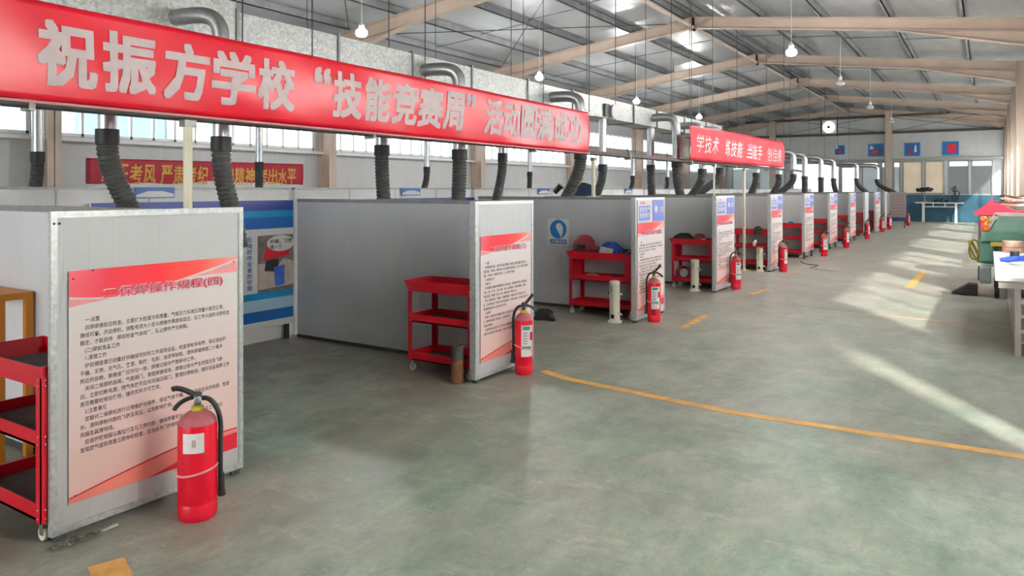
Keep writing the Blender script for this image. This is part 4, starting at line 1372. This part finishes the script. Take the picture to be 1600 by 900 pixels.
for i, (x0, x1, z0, z1, lab, mt) in enumerate(PX_):
    t = thing('wall_poster', lab + ', on the far wall', 'poster', (x0, YF - .005, z0), 0, 'blue pictures on the far wall')
    w, h = x1 - x0, z1 - z0
    MB().box(0, w, -.02, 0, 0, h).build('sheet', 'blueteal' if i else 'bluelight', t)
    MB().box(.05, w - .05, -.022, -.02, .06, h - .06).build('picture', 'blueboard', t)
    if i == 3:
        MB().box(w * .3, w * .85, -.024, -.022, .12, h - .12).build('red_block', mt, t)
    elif i == 2:
        MB().prism([(w * .28, .08), (w * .5, .08), (w * .48, .4), (w * .36, .45)], .002, 0, PY(0, -.022, 0)).build('red_shape', mt, t)
        MB().prism([(w * .62, .2), (w * .78, .2), (w * .76, .55), (w * .66, .56)], .002, 0, PY(0, -.022, 0)).build('white_shape', 'white', t)
    else:
        MB().prism([(w * .15, .1), (w * .6, .1), (w * .7, .3), (w * .3, .4)], .002, 0, PY(0, -.022, 0)).build('red_shape', mt, t)
        MB().prism([(w * .1, .35), (w * .4, .42), (w * .2, .58)], .002, 0, PY(0, -.022, 0)).build('white_shape', 'white', t)

t = thing('display_table', 'long white table carrying iron sculptures before the blue dado of the far wall', 'table', (-3.05, 41.25, 0))
MB().box(0, 2.05, 0, .62, .92, .97).build('top', 'white', t, bevel=.01)
for x in (.3, 1.68):
    for y in (.06, .5):
        MB().box(x, x + .09, y, y + .07, 0, .92).build('leg', 'white', t)
MB().box(.39, 1.68, .07, .11, .74, .78).build('rail', 'white', t)
for x in (.75, 1.25):
    MB().box(x, x + .05, .07, .11, .78, .92).build('strut', 'white', t)
t = thing('iron_tree', 'dark iron tree sculpture with flat crown on the white far table', 'sculpture', (-2.66, 41.5, .97))
MB().lathe([(.16, 0), (.16, .03), (.05, .05)], n=14).build('base', 'tan', t, smooth=40)
MB().tube(bez((0, 0, .04), (.05, 0, .2), (-.06, 0, .3), (.02, 0, .46), 10), [.03 - .0012 * i for i in range(11)], 8).build('trunk', 'tan', t, smooth=60)
rr = random.Random(8)
mb = MB()
for i in range(46):
    a, q = rr.uniform(0, 2 * PI), rr.random() ** .5
    mb.ball((.36 * q * math.cos(a), .16 * q * math.sin(a), .62 + rr.uniform(-.16, .16) * (1.1 - q)), rr.uniform(.05, .09), 7, 5, 0, (1.3, 1, .7))
mb.build('crown', 'iron', t, smooth=60)
t = thing('iron_figure', 'dark upright iron sculpture with rings on the white far table', 'sculpture', (-1.35, 41.5, .97))
MB().box(-.18, .18, -.12, .12, 0, .05).build('base', 'iron', t)
for k, (x, z, r) in enumerate(((-.02, .22, .13), (.06, .44, .11), (-.05, .63, .1))):
    n = 16
    MB().tube([(x + r * math.cos(2 * PI * i / n), .02 * math.sin(k * 2 + i), z + r * math.sin(2 * PI * i / n)) for i in range(n + 1)], .022, 8, caps=False).build('ring', 'iron', t, smooth=60)
MB().tube(bez((0, 0, .05), (.12, 0, .3), (-.14, 0, .5), (0, 0, .82), 12), .03, 8).build('stem', 'iron', t, smooth=60)
for i, x in enumerate((-2.15, -1.9, -1.68)):
    t = tag(crumple('iron_casting', 'iron', None, .11, .1, .14 + .04 * (i % 2), 40 + i), ['low dark iron casting beside the iron tree on the far table', 'middle low dark iron casting on the far table',
            'low dark iron casting beside the ring sculpture on the far table'][i], 'casting')
    t.location = (x, 41.5, .97)

# ------------------------------------------------------------------ things along the aisle wall
t = thing('work_table', 'long white work table with grey legs at the aisle wall on the frame edge', 'table', (.05, 8.55, 0))
MB().box(0, .62, 0, 3.5, .715, .755).build('top', 'white', t, bevel=.006)
MB().box(.03, .6, .03, 3.47, .645, .715).build('apron', 'tableleg', t)
for x in (.16, .53):
    for y in (.05, 1.7, 3.4):
        MB().box(x, x + .05, y, y + .05, 0, .645).build('leg', 'tableleg', t)
for z in (.22, .36, .5):
    MB().box(.21, .53, .06, .09, z, z + .035).build('end_rail', 'tableleg', t)
MB().box(.16, .58, .06, 3.45, .12, .14).build('low_shelf', 'tableleg', t)
t = thing('tape_roll', 'stack of brown tape rolls standing on the white work table', 'tape', (.27, 12.0, .755))
MB().lathe([(.05, 0), (.12, 0), (.12, .07), (.05, .07)], n=24).build('roll', 'tape', t, smooth=40)
MB().lathe([(.05, .075), (.118, .075), (.118, .15), (.05, .15)], n=24).build('roll', 'tape', t, smooth=40)
t = thing('tin', 'small grey tin on the white table before the tape', 'tin', (.27, 11.1, .755))
MB().lathe([(.05, 0), (.05, .07), (.046, .075)], n=20).build('body', 'darksteel', t, smooth=40)
MB().lathe([(.052, .075), (.052, .085), (.03, .088)], n=20).build('lid', 'trimdark', t, smooth=40)
tag(crumple('cleaning_cloth', 'bluecloth', None, .2, .2, .06, 33, .3), 'crumpled blue cloth lying on the near end of the white table', 'cloth').location = (.34, 10.45, .755)
tag(crumple('plastic_bag', 'paper', None, .18, .12, .03, 35, .2), 'flat clear plastic bag in front of the blue cloth on the table', 'bag').location = (.36, 10.1, .755)

t = thing('sweeper_cart', 'green wheeled machine with sloped glass panel, orange lamps and yellow strip', 'machine', (-.12, 13.05, 0))
MB().box(.02, 1.0, .0, 1.5, .82, .98).build('body_band', 'machgreen', t, bevel=.02)
MB().box(.14, 1.0, -.01, 1.45, .755, .82).build('yellow_strip', 'machyellow', t, bevel=.01)
MB().prism([(.14, .98), (1.0, .98), (.86, 1.2), (.25, 1.2)], .04, 0, PY(0, .12, 0)).build('glass_panel', 'machglass', t)
hd = MB()
hd.bar((.09, .1, .98), (.21, .1, 1.23), .05, .05, 0, (0, 1, 0))
hd.bar((1.03, .1, .98), (.89, .1, 1.23), .05, .05, 0, (0, 1, 0))
hd.bar((.2, .1, 1.23), (.9, .1, 1.23), .05, .05)
hd.build('hood_frame', 'white', t)
MB().box(.10, .98, .14, 1.3, .98, 1.16).build('hood', 'machgreen', t, bevel=.03)
for x, z, r, m_ in ((.09, 1.02, .05, 'lampor'), (.05, 1.16, .05, 'lampor'), (.13, 1.13, .03, 'machyellow')):
    MB().lathe([(r, 0), (r, .05), (r * .6, .075)], (0, 0, 0), 16, 0, Matrix.Translation((x, .06, z)) @ Matrix.Rotation(PI / 2, 4, 'X')).build('lamp', m_, t, smooth=40)
MB().box(.0, .2, .05, 1.4, .50, .82).build('side_tank', 'machgreen', t, bevel=.04)
MB().box(.2, 1.0, .06, 1.4, .14, .755).build('frame_block', 'machdark', t, bevel=.02)
MB().box(-.02, .2, -.02, .3, .46, .50).build('step', 'machgrey', t)
MB().box(.0, .15, -.03, .25, .2, .46).build('front_box', 'machgrey', t, bevel=.02)
for x, y in ((.22, .02), (.22, 1.2), (.9, .02), (.9, 1.2)):
    w_ = MB().lathe([(.03, -.03), (.085, -.03), (.095, -.015), (.095, .015), (.085, .03), (.03, .03)], (0, 0, 0), 20, 0,
                    Matrix.Translation((x, y, .095)) @ Matrix.Rotation(PI / 2, 4, 'Y')).build('wheel', 'black', t, smooth=40)
    MB().lathe([(.05, -.034), (.05, .034)], (0, 0, 0), 14, 0, Matrix.Translation((x, y, .095)) @ Matrix.Rotation(PI / 2, 4, 'Y')).build('hub', 'white', w_, smooth=40)
MB().prism([(-.36, .02), (-.02, .0), (-.02, .16), (-.14, .17)], .3, 0, PY(0, .35, 0)).build('side_brush', 'black', t)
t = thing('hose_coil', 'yellow hose coil hung on the side of the green machine', 'hose', (-.20, 14.2, .62))
for q in range(3):
    n = 24
    MB().tube([(.07 * math.cos(2 * PI * i / n + q), .02 * q, .16 * math.sin(2 * PI * i / n) - .02 * q) for i in range(n + 1)], .014, 8, caps=False).build('loop', 'machyellow', t, smooth=60)

t = thing('red_stand', 'red gable roofed metal stand behind the green machine', 'stand', (-.22, 15.2, 0))
rf = MB()
rf.prism([(0, 1.19), (.0, 1.16), (1.21, 1.16), (1.21, 1.19), (1.06, 1.34), (.9, 1.23), (.62, 1.22), (.40, 1.34), (.24, 1.40), (.14, 1.30)], .7, 0, PY(0, .75, 0))
rf.build('roof', 'canopy', t)
for x in (.1, 1.05):
    for y in (.12, .68):
        MB().box(x, x + .05, y, y + .05, 0, 1.17).build('post', 'canopy' if y < .5 else 'darksteel', t)
MB().box(.15, 1.05, .13, .17, .95, 1.17).build('front_board', 'lampor', t)
MB().box(.06, .1, .14, .66, .0, 1.1).build('dark_side', 'darksteel', t)
MB().tube([(.26, .4, 1.38), (.265, .4, 1.56)], [.012, .004], 8).build('finial', 'canopy', t)
t = thing('cable_coil', 'tangle of pale cables heaped on the red roofed stand', 'cable', (.43, 15.55, 1.31))
rr = random.Random(11)
for q in range(9):
    n = 22
    r0 = rr.uniform(.2, .34)
    cx, ph_ = rr.uniform(-.08, .1), rr.uniform(0, 6)
    MB().tube([(cx + r0 * math.cos(2 * PI * i / n), .6 * r0 * math.sin(2 * PI * i / n), .015 + q * .014 + .03 * (1 + math.sin(2 * PI * i / n * 2 + ph_)) * (q / 8)) for i in range(n + 1)],
              .012, 6, caps=False).build('loop', ['cablew', 'cablew', 'machyellow', 'darksteel', 'strap'][q % 5], t, smooth=60)

tag(crumple('scrap_heap', 'iron', None, .13, .10, .11, 51, .4), 'dark scrap heap on the floor just past the second booth panel', 'scrap').location = (-4.6, 7.86, 0)
tag(MB().tube(bez((-3.5, 17.2, .008), (-3.1, 15.9, .008), (-2.9, 17.2, .008), (-3.05, 15.9, .008), 20) , .01, 6).build('floor_cable', 'rod', smooth=60),
    'thin dark cable lying on the floor before the sixth booth panel', 'cable')
